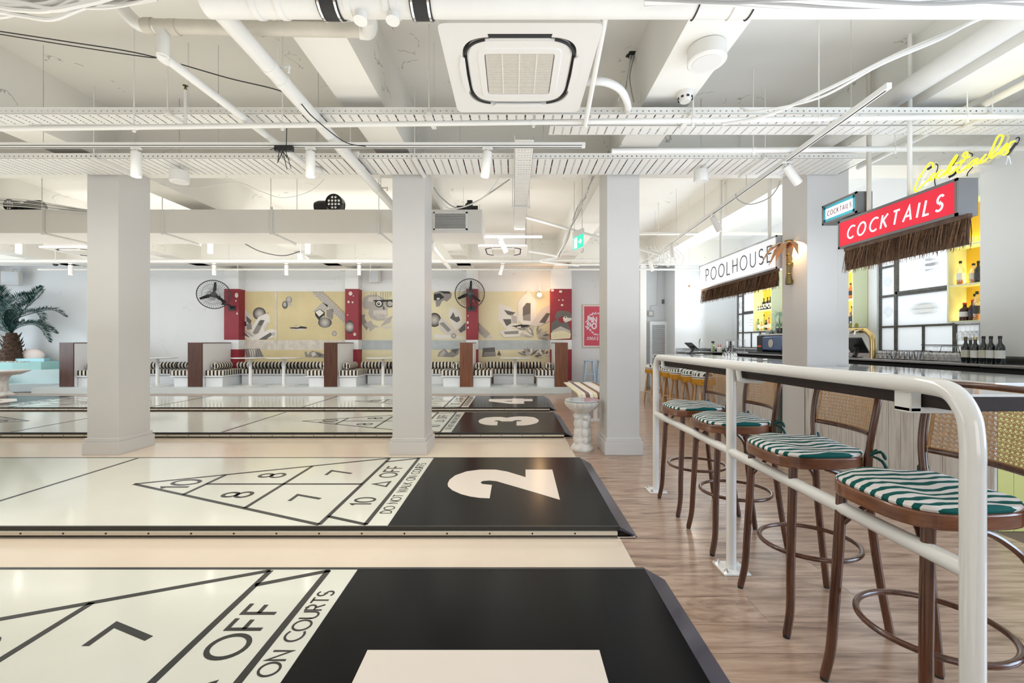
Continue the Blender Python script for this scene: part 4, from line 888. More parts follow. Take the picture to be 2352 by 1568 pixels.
# ------------------------------------------------------------------ booths by the far wall
PF = pm('platform_grey', (.62, .67, .66), .35, var=.04, vs=1)
PZ = .15
B = MB(); B.prism([(-12.05, 10.78), (1.16, 10.78), (1.5, 11.0), (1.5, 12.19), (-12.05, 12.19)], 0, PZ); solo('platform', B, PF, 'low pale grey platform carrying all the striped booths', 'platform', bv=.004)
BW = pm('booth_white', (.80, .81, .82), .4); DKW = wood('dark_walnut', (.045, .014, .008), (.115, .04, .022), .35, (14, 14, 1), 20, coat=.2, ns=2)
MDW = wood('red_walnut', (.10, .03, .012), (.22, .08, .035), .35, (14, 14, 1), 20, coat=.2, ns=2)
S1, S2 = (.025, .022, .022), (.74, .69, .60)
STR_SEAT = stripes('booth_stripes', S1, S2, .095, 'X', .48, by_normal=True)
STR_X = stripes('bolster_stripes', S1, S2, .095, 'X', .48)
STR_Y = stripes('bolster_cap_stripes', S1, S2, .07, 'Y', .48, rot=.5)
def divider(x0, x1, lab, dk):
    t = thing('booth_divider', lab, 'divider', ((x0+x1)/2, 11.7, PZ), group='walnut-fronted dividers between booths')
    obj('panel', MB().box(x0+.012, x1-.012, 11.07, 12.18, PZ, 1.262), BW, t, w=True, smooth=False)
    obj('front_board', MB().box(x0, x1, 11.04, 11.068, PZ, 1.285), dk, t, w=True, bv=.002)
    obj('cap', MB().box(x0, x1, 11.068, 12.18, 1.263, 1.285), DKW, t, w=True, bv=.002); return t
DV = [(-11.62, -11.26), (-8.33, -7.96), (-4.84, -4.50), (-1.36, -1.03), (1.08, 1.41)]
for i, (a, b_) in enumerate(DV):
    divider(a, b_, ['walnut-fronted divider beside the teal planter steps', 'walnut-fronted divider under the black wall fan at the pale wall', 'walnut-fronted divider in front of the red pilaster between the pillars', 'reddish walnut divider below the fan seen face on', 'reddish walnut divider at the open end of the platform'][i], MDW if i > 2 else DKW)
def bolster(p, L, axis, lab, r=.093):
    t = thing('bolster', lab, 'cushion', p, 0 if axis == 'x' else PI/2)
    M = Matrix.Rotation(PI/2, 4, 'Y')
    obj('roll', MB().lathe([(r*.9, -L/2), (r, -L/2+.015), (r*1.01, 0), (r, L/2-.015), (r*.9, L/2)], n=22, M=M), STR_X, t)
    for s_ in (-1, 1):
        obj('end_cap', MB().lathe([(.001, 0), (r*.5, .006), (r*.88, .0)] if s_ > 0 else [(r*.88, 0), (r*.5, -.006), (.001, 0)], (s_*(L/2+.001), 0, 0), 18, M=M), STR_Y, t)
        obj('button', MB().ball((s_*(L/2+.006), 0, 0), .012, 8), DARK, t)
    return t
ord_ = ['booth behind the first pillar', 'booth between the first two pillars', 'booth under the skull mural', 'booth under the crystal mural']
for k in range(4):
    xl, xr = DV[k][1], DV[k+1][0]; nm = ord_[k]; SW = .50
    z0 = .43; z1 = .55; g = 'white plinth benches with striped cushions'
    t = thing('booth_bench', 'U-shaped white bench with striped cushions, '+nm, 'bench', ((xl+xr)/2, 11.9, PZ), group=g)
    for s_, (a, b_) in (('l', (xl+.004, xl+SW)), ('r', (xr-SW, xr-.004))):
        f = .06; a1, b1_ = (a, b_-f) if s_ == 'l' else (a+f, b_)
        obj('plinth', MB().box(a1, b1_, 11.16, 12.18, PZ, z0-.03), BW, t, w=True, smooth=False)
        obj('seat_board', MB().box(a, b_, 11.10, 12.18, z0-.03, z0), BW, t, w=True, bv=.003)
        obj('seat_cushion', MB().box(a+.002, b_-.005, 11.10, 12.17, z0+.001, z1+.015), STR_SEAT, t, w=True, bv=.018)
    obj('plinth', MB().box(xl+SW, xr-SW, 11.86, 12.18, PZ, z0-.03), BW, t, w=True, smooth=False)
    obj('seat_board', MB().box(xl+SW, xr-SW, 11.78, 12.18, z0-.03, z0), BW, t, w=True, bv=.003)
    obj('seat_cushion', MB().box(xl+SW+.002, xr-SW-.002, 11.76, 12.17, z0+.001, z1), STR_SEAT, t, w=True, bv=.018)
    xm = (xl+xr)/2; L = (xr-xl-.52)/3
    for i in range(3):
        bolster((xl+.26+L*(i+.5), 12.08, z1+.10), L-.01, 'x', ['first', 'middle', 'last'][i]+' long striped bolster along the wall, '+nm)
    bolster((xl+.13, 11.62, z1+.115), .62, 'y', 'striped bolster along the divider, palm side, '+nm)
    bolster((xr-.13, 11.62, z1+.115), .62, 'y', 'striped bolster along the divider, bar side, '+nm)
# pedestal tables
def make_table():
    t = thing('pedestal_table', 'x', 'table', (0, 0, 0), group='round white pedestal tables in the booths')
    obj('table_top', MB().lathe([(.43, -.024), (.44, -.020), (.44, -.002), (.43, 0), (.001, 0)], (0, 0, .745), 40), GLOSSW, t)
    obj('under_rim', MB().lathe([(.40, -.006), (.436, -.001)], (0, 0, .722), 40), DARK, t)
    obj('column', MB().lathe([(.045, .02), (.042, .03), (.042, .70), (.08, .715), (.08, .72)], n=20), GLOSSW, t)
    obj('base', MB().lathe([(.355, 0), (.36, .008), (.33, .016), (.06, .028), (.045, .03)], n=40), GLOSSW, t); return t
tb = make_table(); TP = [(368, 'pedestal table right beside the first pillar'), (580, 'pedestal table under the painted crystals, beside the fan divider'), (656, 'pedestal table under the painted lips, twin of the one by the crystals'), (882, 'pedestal table under the skull, cut by the middle pillar'), (1183, 'pedestal table in the last booth before the bench')]
for i, (px, lb) in enumerate(TP):
    q = ((px-1178)*11.45/990, 11.36, PZ)
    if i == 0: tb.location = q; tb['label'] = lb
    else: dup(tb, q, label=lb)
# ---- wall fans
def wall_fan(label, c, face, r=.385):
    """c cage centre; face = yaw of the cage axis"""
    t = thing('wall_fan', label, 'fan', (0, 0, 0), group='black wall-mounted fans'); t.location = c; t.rotation_euler = (0, 0, face)
    # local: axis -Y faces the viewer
    B = MB(); M = Matrix.Rotation(PI/2, 4, 'X')
    B.tube([(r*math.cos(a), 0, r*math.sin(a)) for a in [2*PI*i/40 for i in range(40)]], .012, 6, closed=True); obj('cage_rim', B, BLACK, t)
    B = MB()
    for i in range(44):
        a = 2*PI*i/44
        for s_, tw in ((-1, .16), (1, -.16)):
            B.tube([(.05*math.cos(a), s_*.075, .05*math.sin(a)), (r*.6*math.cos(a+tw*.6), s_*.075, r*.6*math.sin(a+tw*.6)), (r*math.cos(a+tw), 0, r*math.sin(a+tw))], .0036, 4)
    for q in (.35, .7): B.tube([(r*q*math.cos(a), -.076, r*q*math.sin(a)) for a in [2*PI*i/30 for i in range(30)]], .003, 4, closed=True)
    obj('cage_wires', B, BLACK, t, kind='stuff')
    obj('hub', MB().lathe([(.001, .085), (.05, .08), (.055, .06), (.055, 0), (.07, -.02), (.075, -.16), (.05, -.20), (.001, -.2)], n=20, M=M), BLACK, t)
    for k in range(3):
        a0 = .62+2*PI*k/3; R = Matrix.Rotation(a0, 4, 'Y'); B = MB()
        P = [(.05, -.035, -.025), (.14, -.05, -.05), (r*.88, -.03, -.03), (r*.88, .01, .02), (.14, .05, .035), (.05, .03, .02)]
        v = [R @ Vector((x, y*.8, z)) for x, y, z in P]; v2 = [p+Vector((0, .006, 0)) for p in v]
        B.add(v+v2, [tuple(range(6))[::-1], tuple(range(6, 12))]+[(i, (i+1) % 6, 6+(i+1) % 6, 6+i) for i in range(6)]); obj('blade', B, BLACK, t)
    return t
f1 = wall_fan('black wall fan angled over the pale wall before the first mural bay', pk(491, 676, 11.75), .55)
B = MB(); a = f1.location; W = pk(533, 706, 12.19); iv = Matrix.Rotation(-.55, 4, 'Z')
L_ = [iv @ (Vector(p)-a) for p in (a+Vector((.02, .18, -.02)), a+Vector((.10, .24, -.22)), (W.x-.15, 12.0, W.z+.08), (W.x, 12.06, W.z+.06), (W.x, 12.15, W.z-.01), (W.x, 12.19, W.z-.03))]
B.tube(cr(L_, 5), .022, 8); obj('bracket_arm', B, BLACK, f1)
obj('wall_plate', MB().box(-.09, .09, -.02, .0, -.07, .07, M=Matrix.Translation(iv @ (Vector((W.x, 12.195, W.z-.02))-a)) @ iv), BLACK, f1)
f2 = wall_fan('black wall fan facing the courts in front of a red pilaster', pk(1079, 674, 11.7), 0, .40)
a = f2.location; B = MB(); B.tube(cr([(0, .19, 0), (0, .28, -.12), (0, .32, -.30), (0, .42, -.36), (0, 12.195-a.y, -.38)], 5), .022, 8); obj('bracket_arm', B, BLACK, f2); obj('wall_plate', MB().box(-.11, .11, 12.175-a.y, 12.197-a.y, -.44, -.31), BLACK, f2)
# wall speakers
def wall_speaker(label, p, w_, h_, yaw):
    t = thing('wall_speaker', label, 'speaker', p, yaw, group='white loudspeakers on the far wall'); d = .14
    obj('box', MB().box(-w_/2, w_/2, -d, 0, -h_/2, h_/2), ACW, t, bv=.008); obj('grille', MB().box(-w_/2+.02, w_/2-.02, -d-.004, -d+.001, -h_/2+.02, h_/2-.02), pm('speaker_grille', (.62, .65, .68), .6), t, smooth=False)
    obj('bracket', MB().tube([(0, -.05, h_/2), (0, .0, h_/2+.09), (0, .1, h_/2+.09)], .012, 6), ACW, t); return t
wall_speaker('square white loudspeaker on the wall above the palm', pk(32, 640, 12.3), .40, .38, .25)
wall_speaker('white loudspeaker on the wall over the skull mural', pk(864, 634, 12.4), .30, .38, -.3)
# poster
t = thing('framed_poster', 'red Christmas poster in a pale wooden frame right of the last pilaster', 'poster', pk(1375, 748, 12.49))
px0 = X_(1337, 12.49); px1 = px0+.86; pz0 = pk(0, 798, 12.49).z; pz1 = pk(0, 699, 12.49).z
obj('frame', MB().box(px0, px1, 12.47, 12.499, pz0, pz1), wood('frame_oak', (.55, .45, .33), (.70, .60, .47), .5), t, w=True, bv=.003)
obj('border', MB().box(px0+.03, px1-.03, 12.467, 12.471, pz0+.03, pz1-.03), BW, t, w=True, smooth=False)
obj('print', MB().box(px0+.055, px1-.055, 12.465, 12.468, pz0+.055, pz1-.055), pm('poster_red', (.62, .06, .10), .35), t, w=True, smooth=False)
M = basis(((px0+px1)/2, 12.4645, 0), (1, 0, 0), (0, 0, 1)); PK = pm('poster_pink', (.86, .74, .78), .4)
for s_, z, h, wd, wx, sl in (('PIN', 1.94, .15, .042, .9, 0), ('PO', 1.76, .15, .042, .9, 0), ('XMAS', 1.40, .09, .018, 1, .25)):
    B = MB(); letter(B, s_, h, wd, basis((px0+.29, 12.4645, z), (1, 0, 0), (0, 0, 1)), gap=.3, d=.001, slant=sl, wx=wx); obj('lettering', B, PK, t, w=True, smooth=False, kind='stuff')
B = MB(); cx, cz = (px0+px1)/2, 1.84
for i in range(44):
    a = 2*PI*i/44+random.uniform(-.05, .05); rr = .30+random.uniform(-.035, .035); s_ = random.uniform(.014, .024)
    B.lathe([(s_, -.0006), (s_, .0006)], (cx+rr*math.cos(a), 12.464, cz+rr*math.sin(a)), 5, M=Matrix.Rotation(PI/2, 4, 'X') @ Matrix.Rotation(random.random(), 4, 'Z'), sx=1.6)
obj('berry_wreath', B, PK, t, w=True, smooth=False, kind='stuff')
# globe lamps
GL = pm('globe_glow', (1, .93, .8), .3, emit=2.6, ecol=(1, .93, .80)); GL2 = pm('globe_glow_warm', (1, .85, .6), .3, emit=4, ecol=(1, .82, .55))
def globe(label, p, r, mat, e, col):
    t = thing('pendant_lamp', label, 'lamp', p, group='glass globe pendant lamps'); obj('globe', MB().ball((0, 0, 0), r, 24, sz=.95), mat, t)
    obj('cap', MB().lathe([(.018, 0), (.018, .03), (.006, .05)], (0, 0, r*.92), 12), BRASS, t); obj('cord', MB().tube([(0, 0, r), (0, 0, ZC-p[2])], .004, 5), CWH, t)
    l = bpy.data.lights.new('bulb', 'POINT'); l.energy = e; l.color = col; l.shadow_soft_size = r; o = bpy.data.objects.new('bulb', l); COL.objects.link(o); o.location = (p[0], p[1]-r*1.6, p[2]); return t
globe('white glass globe lamp hanging beside the pool bar sign', pk(1583, 671, 7.9), .10, GL, 6, (1, .93, .8))
globe('small glowing globe lamp over the last booth', pk(1239, 677, 12.15), .066, GL2, 16, (1, .6, .3))
# pale blue bar stools by the poster
BL = pm('pale_blue_paint', (.52, .66, .80), .5, var=.15, vs=8)
def blue_stool(label, p):
    t = thing('bar_stool', label, 'stool', p, group='pale blue wooden stools under the poster')
    obj('seat', MB().lathe([(.13, 0), (.15, .01), (.15, .03), (.14, .035), (.001, .035)], (0, 0, .765), 24), BL, t)
    for sx in (-1, 1):
        for sy in (-1, 1): obj('leg', MB().tube([(sx*.16, sy*.16, 0), (sx*.095, sy*.095, .77)], .019, 8), BL, t)
    B = MB()
    for z, k in ((.22, .14), (.42, .125)):
        for a, b_ in (((-k, -k), (k, -k)), ((k, -k), (k, k)), ((k, k), (-k, k)), ((-k, k), (-k, -k))): B.tube([(a[0], a[1], z), (b_[0], b_[1], z)], .010, 6)
    obj('rungs', B, BL, t, kind='stuff'); return t
blue_stool('pale blue wooden stool below the poster, next to the pilaster', ((1353-1178)*11.9/990, 11.9, 0))
blue_stool('pale lilac-blue wooden stool half hidden by the pillar under the poster', ((1384-1178)*11.9/990, 11.95, 0))
# ---- planter steps, palm, pink pebble, fountain table
T1 = pm('teal_light', (.56, .70, .70), .4); T2 = pm('teal_mid', (.38, .64, .61), .4); T3 = pm('teal_pale_grey', (.62, .70, .70), .4)
t = thing('planter_steps', 'stepped teal and pale green planter filling the corner under the palm', 'planter', (-13.6, 11.9, 0))
obj('lowest_step', MB().prism([(-15.19, 10.95), (-13.2, 11.15), (-12.06, 11.45), (-12.06, 12.49), (-15.19, 12.49)], 0, .20), T3, t, w=True, smooth=False)
obj('second_step', MB().prism([(-15.19, 11.3), (-13.3, 11.45), (-13.1, 11.5), (-11.64, 11.62), (-11.64, 12.49), (-15.19, 12.49)], .20, .555), T1, t, w=True, smooth=False)
obj('second_face', MB().box(-15.19, -13.35, 11.12, 11.3, .2, .42), T2, t, w=True, smooth=False)
obj('top_box', MB().prism([(-15.19, 11.5), (-13.35, 11.5), (-12.72, 11.62), (-12.72, 12.49), (-15.19, 12.49)], .555, .755), T2, t, w=True, smooth=False)
obj('planter_lip', MB().prism([(-15.19, 11.8), (-13.0, 11.95), (-13.2, 12.3), (-15.19, 12.3)], .755, .84), pm('aqua', (.45, .75, .80), .4), t, w=True, smooth=False)
t = thing('pebble_bed', 'scatter of grey pebbles on the planter around the palm trunk', 'pebbles', (-14.0, 11.7, .755)); t['kind'] = 'stuff'
B = MB()
for i in range(150): B.ball((random.uniform(-14.9, -13.2), random.uniform(11.56, 11.78), .765), random.uniform(.012, .03), 6, sz=.6)
obj('pebbles', B, GR[4], t, w=True, kind='stuff')
solo('oval_cushion', MB().ball(pk(75, 816, 12.15), .29, 32, sx=1.15, sy=.35, sz=.66), pm('blush', (.80, .66, .60), .6), 'large blush-pink oval disc resting on the planter against the wall', 'decoration')
TRK = pm('palm_trunk', (.10, .058, .038), .9, var=.4, vs=12, bmp=.6); LEAF = pm('palm_leaf', (.006, .05, .038), .5, var=.4, vs=6); LEAF2 = pm('palm_leaf_stem', (.06, .17, .10), .5)
PB = Vector((-13.95, 12.0, .755))
t = thing('palm_tree', 'dark green indoor palm with a shaggy trunk in the teal planter', 'palm', PB)
obj('trunk', MB().lathe([(.26, 0), (.25, .1), (.20, .3), (.16, .5), (.13, .66), (.10, .8)], n=16, fn=lambda a, z: 1+.08*math.sin(5*a+9*z)), TRK, t)
for i in range(46):
    z = .03+.7*i/46; a = i*2.4; r = .25-.16*z; B = MB(); q = Vector((math.cos(a), math.sin(a), 0)); sd = Vector((-q.y, q.x, 0)); b0 = q*r+Vector((0, 0, z))
    B.add([b0-sd*.055, b0+sd*.055, b0+q*.06+sd*.02+Vector((0, 0, .10)), b0+q*.06-sd*.02+Vector((0, 0, .10)), b0-q*.02+Vector((0, 0, -.03)), b0+q*.04+Vector((0, 0, .02))], [(0, 5, 3), (5, 1, 2), (5, 2, 3), (0, 4, 1, 5), (0, 3, 2, 1)])
    obj('trunk_scale', B, TRK, t)
def frond(t, pts, L, dens=66, wdt=.0105, seed=0):
    rd = random.Random(seed); P = cr(pts, 10); B = MB(); B.tube(P, [.014*(1-.8*i/len(P)) for i in range(len(P))], 5)
    n = len(P)
    up = Vector((0, 0, 1))
    for k in range(dens):
        f = .08+.92*k/dens; i = min(int(f*(n-1)), n-2); p = P[i].lerp(P[i+1], f*(n-1)-i); T_ = (P[i+1]-P[i]).normalized(); sd = T_.cross(up).normalized(); nn = sd.cross(T_)
        for s_ in (-1, 1):
            l = L*(math.sin(PI*min(1, .18+f*.8))**.7)*rd.uniform(.85, 1.1); d = (T_*.75+sd*s_*.55+nn*rd.uniform(.25, .75)).normalized(); tip = p+d*l-up*.15*l; mid = p+d*l*.5; wv = T_.cross(d).cross(d).normalized()*wdt
            B.add([p, mid-wv, tip, mid+wv], [(0, 1, 2, 3)]); B.add([p, mid+wv, tip, mid-wv], [])
    obj('frond', B, LEAF, t)
c = Vector((0, 0, .78))
def fp(px, py, Y): return pk(px, py, Y)-PB
FR = [([c, fp(40, 735, 12.0), fp(70, 690, 12.0), fp(98, 658, 12.0)], .34), ([c, fp(28, 740, 11.9), fp(60, 706, 11.8), fp(80, 690, 11.8), fp(100, 665, 11.7)], .3), ([c, fp(30, 735, 11.7), fp(60, 715, 11.5), fp(90, 722, 11.4), fp(93, 738, 11.4)], .24),
      ([c, fp(35, 735, 12), fp(80, 718, 12), fp(120, 712, 12), fp(152, 728, 12)], .26), ([c, fp(40, 748, 12), fp(75, 742, 12), fp(105, 752, 12), fp(130, 766, 12)], .25), ([c, fp(40, 752, 11.8), fp(75, 745, 11.7), fp(98, 760, 11.7), fp(113, 785, 11.7)], .25),
      ([c, fp(10, 700, 12), fp(-5, 670, 12), fp(-20, 660, 12)], .34), ([c, fp(-20, 720, 11.8), fp(-35, 690, 11.6), fp(-45, 700, 11.6)], .3), ([c, fp(10, 730, 11.7), fp(20, 700, 11.4), fp(40, 690, 11.2), fp(50, 700, 11.1)], .3), ([c, fp(-20, 750, 12), fp(-32, 745, 12), fp(-40, 770, 12)], .28),
      ([c, fp(20, 730, 12.1), fp(35, 695, 12.1), fp(58, 680, 12.1), fp(75, 676, 12.1)], .3), ([c, fp(5, 740, 11.6), fp(10, 715, 11.4), fp(30, 708, 11.3), fp(48, 722, 11.2)], .26), ([c, fp(0, 720, 11.6), fp(-10, 690, 11.4), fp(-15, 675, 11.4)], .3)]
for i, (P, L) in enumerate(FR): frond(t, P, L*1.12, seed=i)
STN = pm('cast_stone', (.74, .71, .66), .8, var=.15, vs=14, bmp=.5)
def stone(label, name, p, prof, top, figs):
    t = thing(name, label, 'pedestal', p); rd = random.Random(5)
    for nm, pr, fn in prof: obj(nm, MB().lathe(pr, n=40, fn=fn), STN, t)
    B = MB()
    for a, z, r, rr, sz in figs: B.ball((rr*math.cos(a), rr*math.sin(a), z), r, 10, sz=sz)
    obj('carved_figures', B, STN, t, kind='stuff'); return t
flute = lambda a, z: 1+.035*math.cos(20*a); blob = lambda a, z: 1+.16*math.sin(3*a+9*z)+.09*math.sin(7*a-16*z)
fg = [(k*1.26, z, r, rr, sz) for k in range(5) for z, r, rr, sz in ((.40, .035, .085, 1), (.31, .045, .065, 1.5), (.2, .05, .06, 1.8), (.12, .045, .075, 1.3))]
stn = stone('cream stone birdbath pedestal with carved figures and a glass disc, by the right pillar', 'stone_pedestal', (.838, 5.22, 0),
 [('base', [(.135, 0), (.14, .015), (.135, .035), (.12, .05), (.115, .06), (.10, .085)], None), ('stem', [(.09, .08), (.08, .13), (.075, .2), (.072, .28), (.085, .34), (.09, .40), (.07, .45)], blob), ('bowl', [(.07, .44), (.09, .455), (.15, .49), (.19, .53), (.205, .56), (.205, .585), (.19, .59), (.001, .585)], flute)], None, fg)
GT = pm('glass_edge', (.25, .55, .55), .05); 
solo('glass_disc', MB().lathe([(.205, 0), (.208, .003), (.208, .008), (.205, .011), (.001, .011)], (.838, 5.22, .5925), 40), pm('glass_top', (.62, .72, .76), .05, coat=.5), 'round glass disc lying on the cream stone birdbath', 'glass disc')
stone('white carved pedestal table with a wide shallow disc top before the teal steps', 'carved_table', ((28-1178)*10.75/990, 10.55, 0),
 [('base', [(.20, 0), (.2, .02), (.14, .06), (.10, .1)], blob), ('stem', [(.10, .08), (.085, .16), (.10, .26), (.075, .36), (.11, .44), (.13, .475)], blob), ('table_top', [(.12, .47), (.30, .50), (.46, .575), (.47, .60), (.45, .605), (.001, .60)], None)], None, fg)
# slatted bench behind the birdbath
t = thing('slatted_bench', 'bench of cream, yellow and brown slats beside the right pillar', 'bench', (1.33, 8.0, 0))
SC = [pm('slat_butter', (.80, .73, .48), .4), pm('slat_pale', (.80, .77, .69), .4), pm('slat_brown', (.19, .10, .08), .4), pm('slat_white', (.82, .81, .78), .4)]
for i, k in enumerate((0, 1, 2, 3, 0, 2, 1, 3, 0, 2)):
    x = 1.065+.064*i; P = [(7.02, .36), (7.0, .40), (7.03, .44), (7.12, .46), (9.0, .46)]; B = MB()
    for j in range(4):
        (y0, z0_), (y1, z1_) = P[j], P[j+1]
        B.add([(x, y0, z0_), (x+.058, y0, z0_), (x+.058, y1, z1_), (x, y1, z1_), (x, y0+.02*(j < 2), z0_-.022*(j >= 2)), (x+.058, y0+.02*(j < 2), z0_-.022*(j >= 2)), (x+.058, y1+.02*(j < 1), z1_-.022*(j >= 1)), (x, y1+.02*(j < 1), z1_-.022*(j >= 1))], [(0, 1, 2, 3), (4, 7, 6, 5), (0, 3, 7, 4), (1, 5, 6, 2), (0, 4, 5, 1), (3, 2, 6, 7)])
    obj('slat', B, SC[k], t, w=True, smooth=False)
B = MB(); B.box(1.10, 1.66, 7.10, 7.16, .40, .437).box(1.10, 1.66, 8.84, 8.9, .40, .437).box(1.34, 1.40, 7.1, 8.9, .38, .42); B.box(1.33, 1.39, 7.08, 7.14, 0, .40).box(1.33, 1.39, 8.84, 8.9, 0, .40).box(1.15, 1.62, 7.07, 7.15, 0, .03).box(1.15, 1.62, 8.83, 8.91, 0, .03)
obj('frame', B, GLOSSW, t, w=True)
# recess beyond the bar: louvred door leaf, mop, switch boxes
t = thing('louvred_door', 'white louvred door leaf leaning in the recess beyond the bar', 'door leaf', pk(1512, 880, 12.2))
xa, xb = X_(1493, 12.2), X_(1532, 12.2); za, zb = .02, pk(0, 738, 12.2).z
B = MB(); B.box(xa, xa+.06, 12.2, 12.23, za, zb).box(xb-.06, xb, 12.2, 12.23, za, zb).box(xa+.06, xb-.06, 12.2, 12.23, zb-.10, zb).box(xa+.06, xb-.06, 12.2, 12.23, za, za+.12).box(xa+.06, xb-.06, 12.2, 12.23, .85, .93); obj('frame', B, BW, t, w=True)
for i in range(30):
    z = .14+i*.056
    if z > zb-.12 or .82 < z < .93: continue
    obj('slat', MB().box(xa+.06, xb-.06, -.018, .018, -.003, .003, M=Matrix.Translation((0, 12.215, z+.02)) @ Matrix.Rotation(-.7, 4, 'X')), BW, t, w=True, smooth=False)
solo('broom_handle', MB().tube([(4.33, 12.3, .02), (4.36, 12.38, 1.05), (4.365, 12.40, 1.5)], .014, 8), pm('orange', (.75, .22, .05), .5), 'orange-topped pole leaning beside the louvred door leaf', 'pole')
solo('steel_post', MB().box(3.73, 3.80, 12.3, 12.36, 0, 1.85), pm('bronze_grey', (.20, .19, .14), .5), 'dark metal post standing against the recess wall', 'post')
t = thing('switch_box', 'small grey electric switch box with conduit in the recess', 'switch', pk(1494, 720, 12.44)); obj('box', MB().box(-.08, .08, -.05, 0, -.08, .08), GR[3], t, bv=.004); obj('cover', MB().box(-.05, .05, -.054, -.05, -.05, .05), ACW, t, smooth=False)
obj('conduit', MB().tube([(0, -.02, .08), (0, -.02, .22), (.2, -.02, .24), (.22, -.02, 1.4)], .014, 6), ACW, t)
solo('thermostat', MB().box(4.30, 4.34, 12.39, 12.445, 2.40, 2.52), GR[1], 'small dark thermostat on the recess wall by the corner', 'thermostat', bv=.003)
solo('tape_roll', MB().lathe([(.05, 0), (.05, .02)], (3.66, 12.2, .02), 14), pm('blue_plastic', (.02, .05, .4), .4), 'small blue roll on the floor in the recess', 'roll')
# ------------------------------------------------------------------ pool bar
MARB = pm('marble', (.84, .85, .86), .06, var=.06, vs=2, coat=.5); GRNF = pm('dark_green_edge', (.10, .12, .10), .4)
WASH = wood('whitewashed_board', (.42, .37, .33), (.68, .66, .62), .6, (14, 14, 1.2), 30, ns=2.4, mid=(.60, .57, .53))
YPN = pm('yellow_panel', (.60, .58, .20), .5); YIN = pm('shelf_yellow', (.86, .55, .05), .5); PGR = pm('shelf_pale_green', (.72, .76, .50), .45)
BY0, BY1, BX0, BX1, BZ = 2.95, 10.1, 3.31, 4.30, 1.02
t = thing('bar_counter', 'long bar with whitewashed board front and white marble top', 'bar', (3.8, 6.5, 0))
CG = (3.32, 3.9, 4.93, 5.43)   # pillar notch
obj('carcass', MB().box(3.335, 4.2, BY0+.03, 4.93, 0, .93).box(3.9, 4.2, 4.93, 5.43, 0, .93).box(3.335, 4.2, 5.43, BY1, 0, .93), GRNF, t, w=True, smooth=False)
top = MB().box(BX0-.01, BX1, BY0, 4.935, BZ-.025, BZ).box(3.875, BX1, 4.935, 5.425, BZ-.025, BZ).box(BX0-.01, BX1, 5.425, BY1, BZ-.025, BZ); obj('marble_top', top, MARB, t, w=True, bv=.003)
obj('top_fascia', MB().box(BX0, 4.25, BY0+.006, 4.925, .90, BZ-.026).box(BX0, 4.25, 5.43, BY1-.01, .90, BZ-.026), GRNF, t, w=True, smooth=False)
bm_ = MB().box(0, .018, .002, .118, 0, .895).mesh(WASH, 'board', False)
y = BY0+.01
while y < BY1-.1:
    if not (4.82 < y < 5.43):
        o = bpy.data.objects.new('board', bm_); COL.objects.link(o); o.parent = t; o.location = Vector((BX0, y, 0))-Vector(t.location)
    y += .12
for i in range(8):
    obj('end_panel_board', MB().box(3.33+.109*i, 3.33+.109*i+.106, BY0+.008, BY0+.03, 0, .895), YPN, t, w=True, smooth=False)
# back counter
t = thing('back_counter', 'stainless steel back counter under the bar windows', 'counter', (5.6, 6, 0))
obj('steel_top', MB().box(5.28, 5.93, 5.14, 11.58, 1.02, 1.05).box(5.28, 5.54, 1.2, 5.14, 1.02, 1.05), STEEL, t, w=True, bv=.003)
obj('carcass', MB().box(5.36, 5.93, 5.14, 11.58, 0, 1.0).box(5.36, 5.54, 1.2, 5.14, 0, 1.0), DARK, t, w=True, smooth=False)
obj('upstand', MB().box(5.53, 5.546, 1.2, 5.13, 1.051, 1.14).box(5.925, 5.94, 5.14, 11.58, 1.051, 1.12).box(4.4, 5.93, 11.575, 11.59, 1.051, 1.13), STEEL, t, w=True, smooth=False)
obj('end_counter', MB().box(4.4, 5.28, 11.0, 11.58, 1.02, 1.05), STEEL, t, w=True, bv=.003)
# ---- windows
WF = pm('window_frame', (.10, .095, .08), .5, var=.5, vs=20, bmp=.3)
def frost(name, ov):
    m = bpy.data.materials.new(name); m.use_nodes = True; nt = m.node_tree; nt.nodes.clear(); o = node(nt, 'ShaderNodeOutputMaterial')
    tr = node(nt, 'ShaderNodeBsdfTranslucent'); tr.inputs[0].default_value = (.93, .95, .97, 1); tp = node(nt, 'ShaderNodeBsdfTransparent'); tp.inputs[0].default_value = (.9, .92, .94, 1)
    df = node(nt, 'ShaderNodeBsdfDiffuse'); df.inputs[0].default_value = (.8, .83, .85, 1)
    m0 = node(nt, 'ShaderNodeMixShader'); m0.inputs[0].default_value = .35; nt.links.new(tr.outputs[0], m0.inputs[1]); nt.links.new(df.outputs[0], m0.inputs[2])
    if ov:
        v = tex(nt, (1, 1/(ov[0]), 1/(ov[1]))); ln = node(nt, 'ShaderNodeVectorMath', operation='LENGTH'); nt.links.new(v, ln.inputs[0])
        f = ramp(nt, ln.outputs['Value'], [(.55, (.75, .75, .75)), (1.0, (0, 0, 0))]); mx = node(nt, 'ShaderNodeMixShader'); nt.links.new(f, mx.inputs[0]); nt.links.new(m0.outputs[0], mx.inputs[1]); nt.links.new(tp.outputs[0], mx.inputs[2]); nt.links.new(mx.outputs[0], o.inputs[0])
    else: nt.links.new(m0.outputs[0], o.inputs[0])
    return m
FR0, FR1, FR2 = frost('frosted_glass', None), frost('frosted_clear_oval', (.10, .12)), frost('frosted_wide_oval', (.26, .12))
XW = 5.99
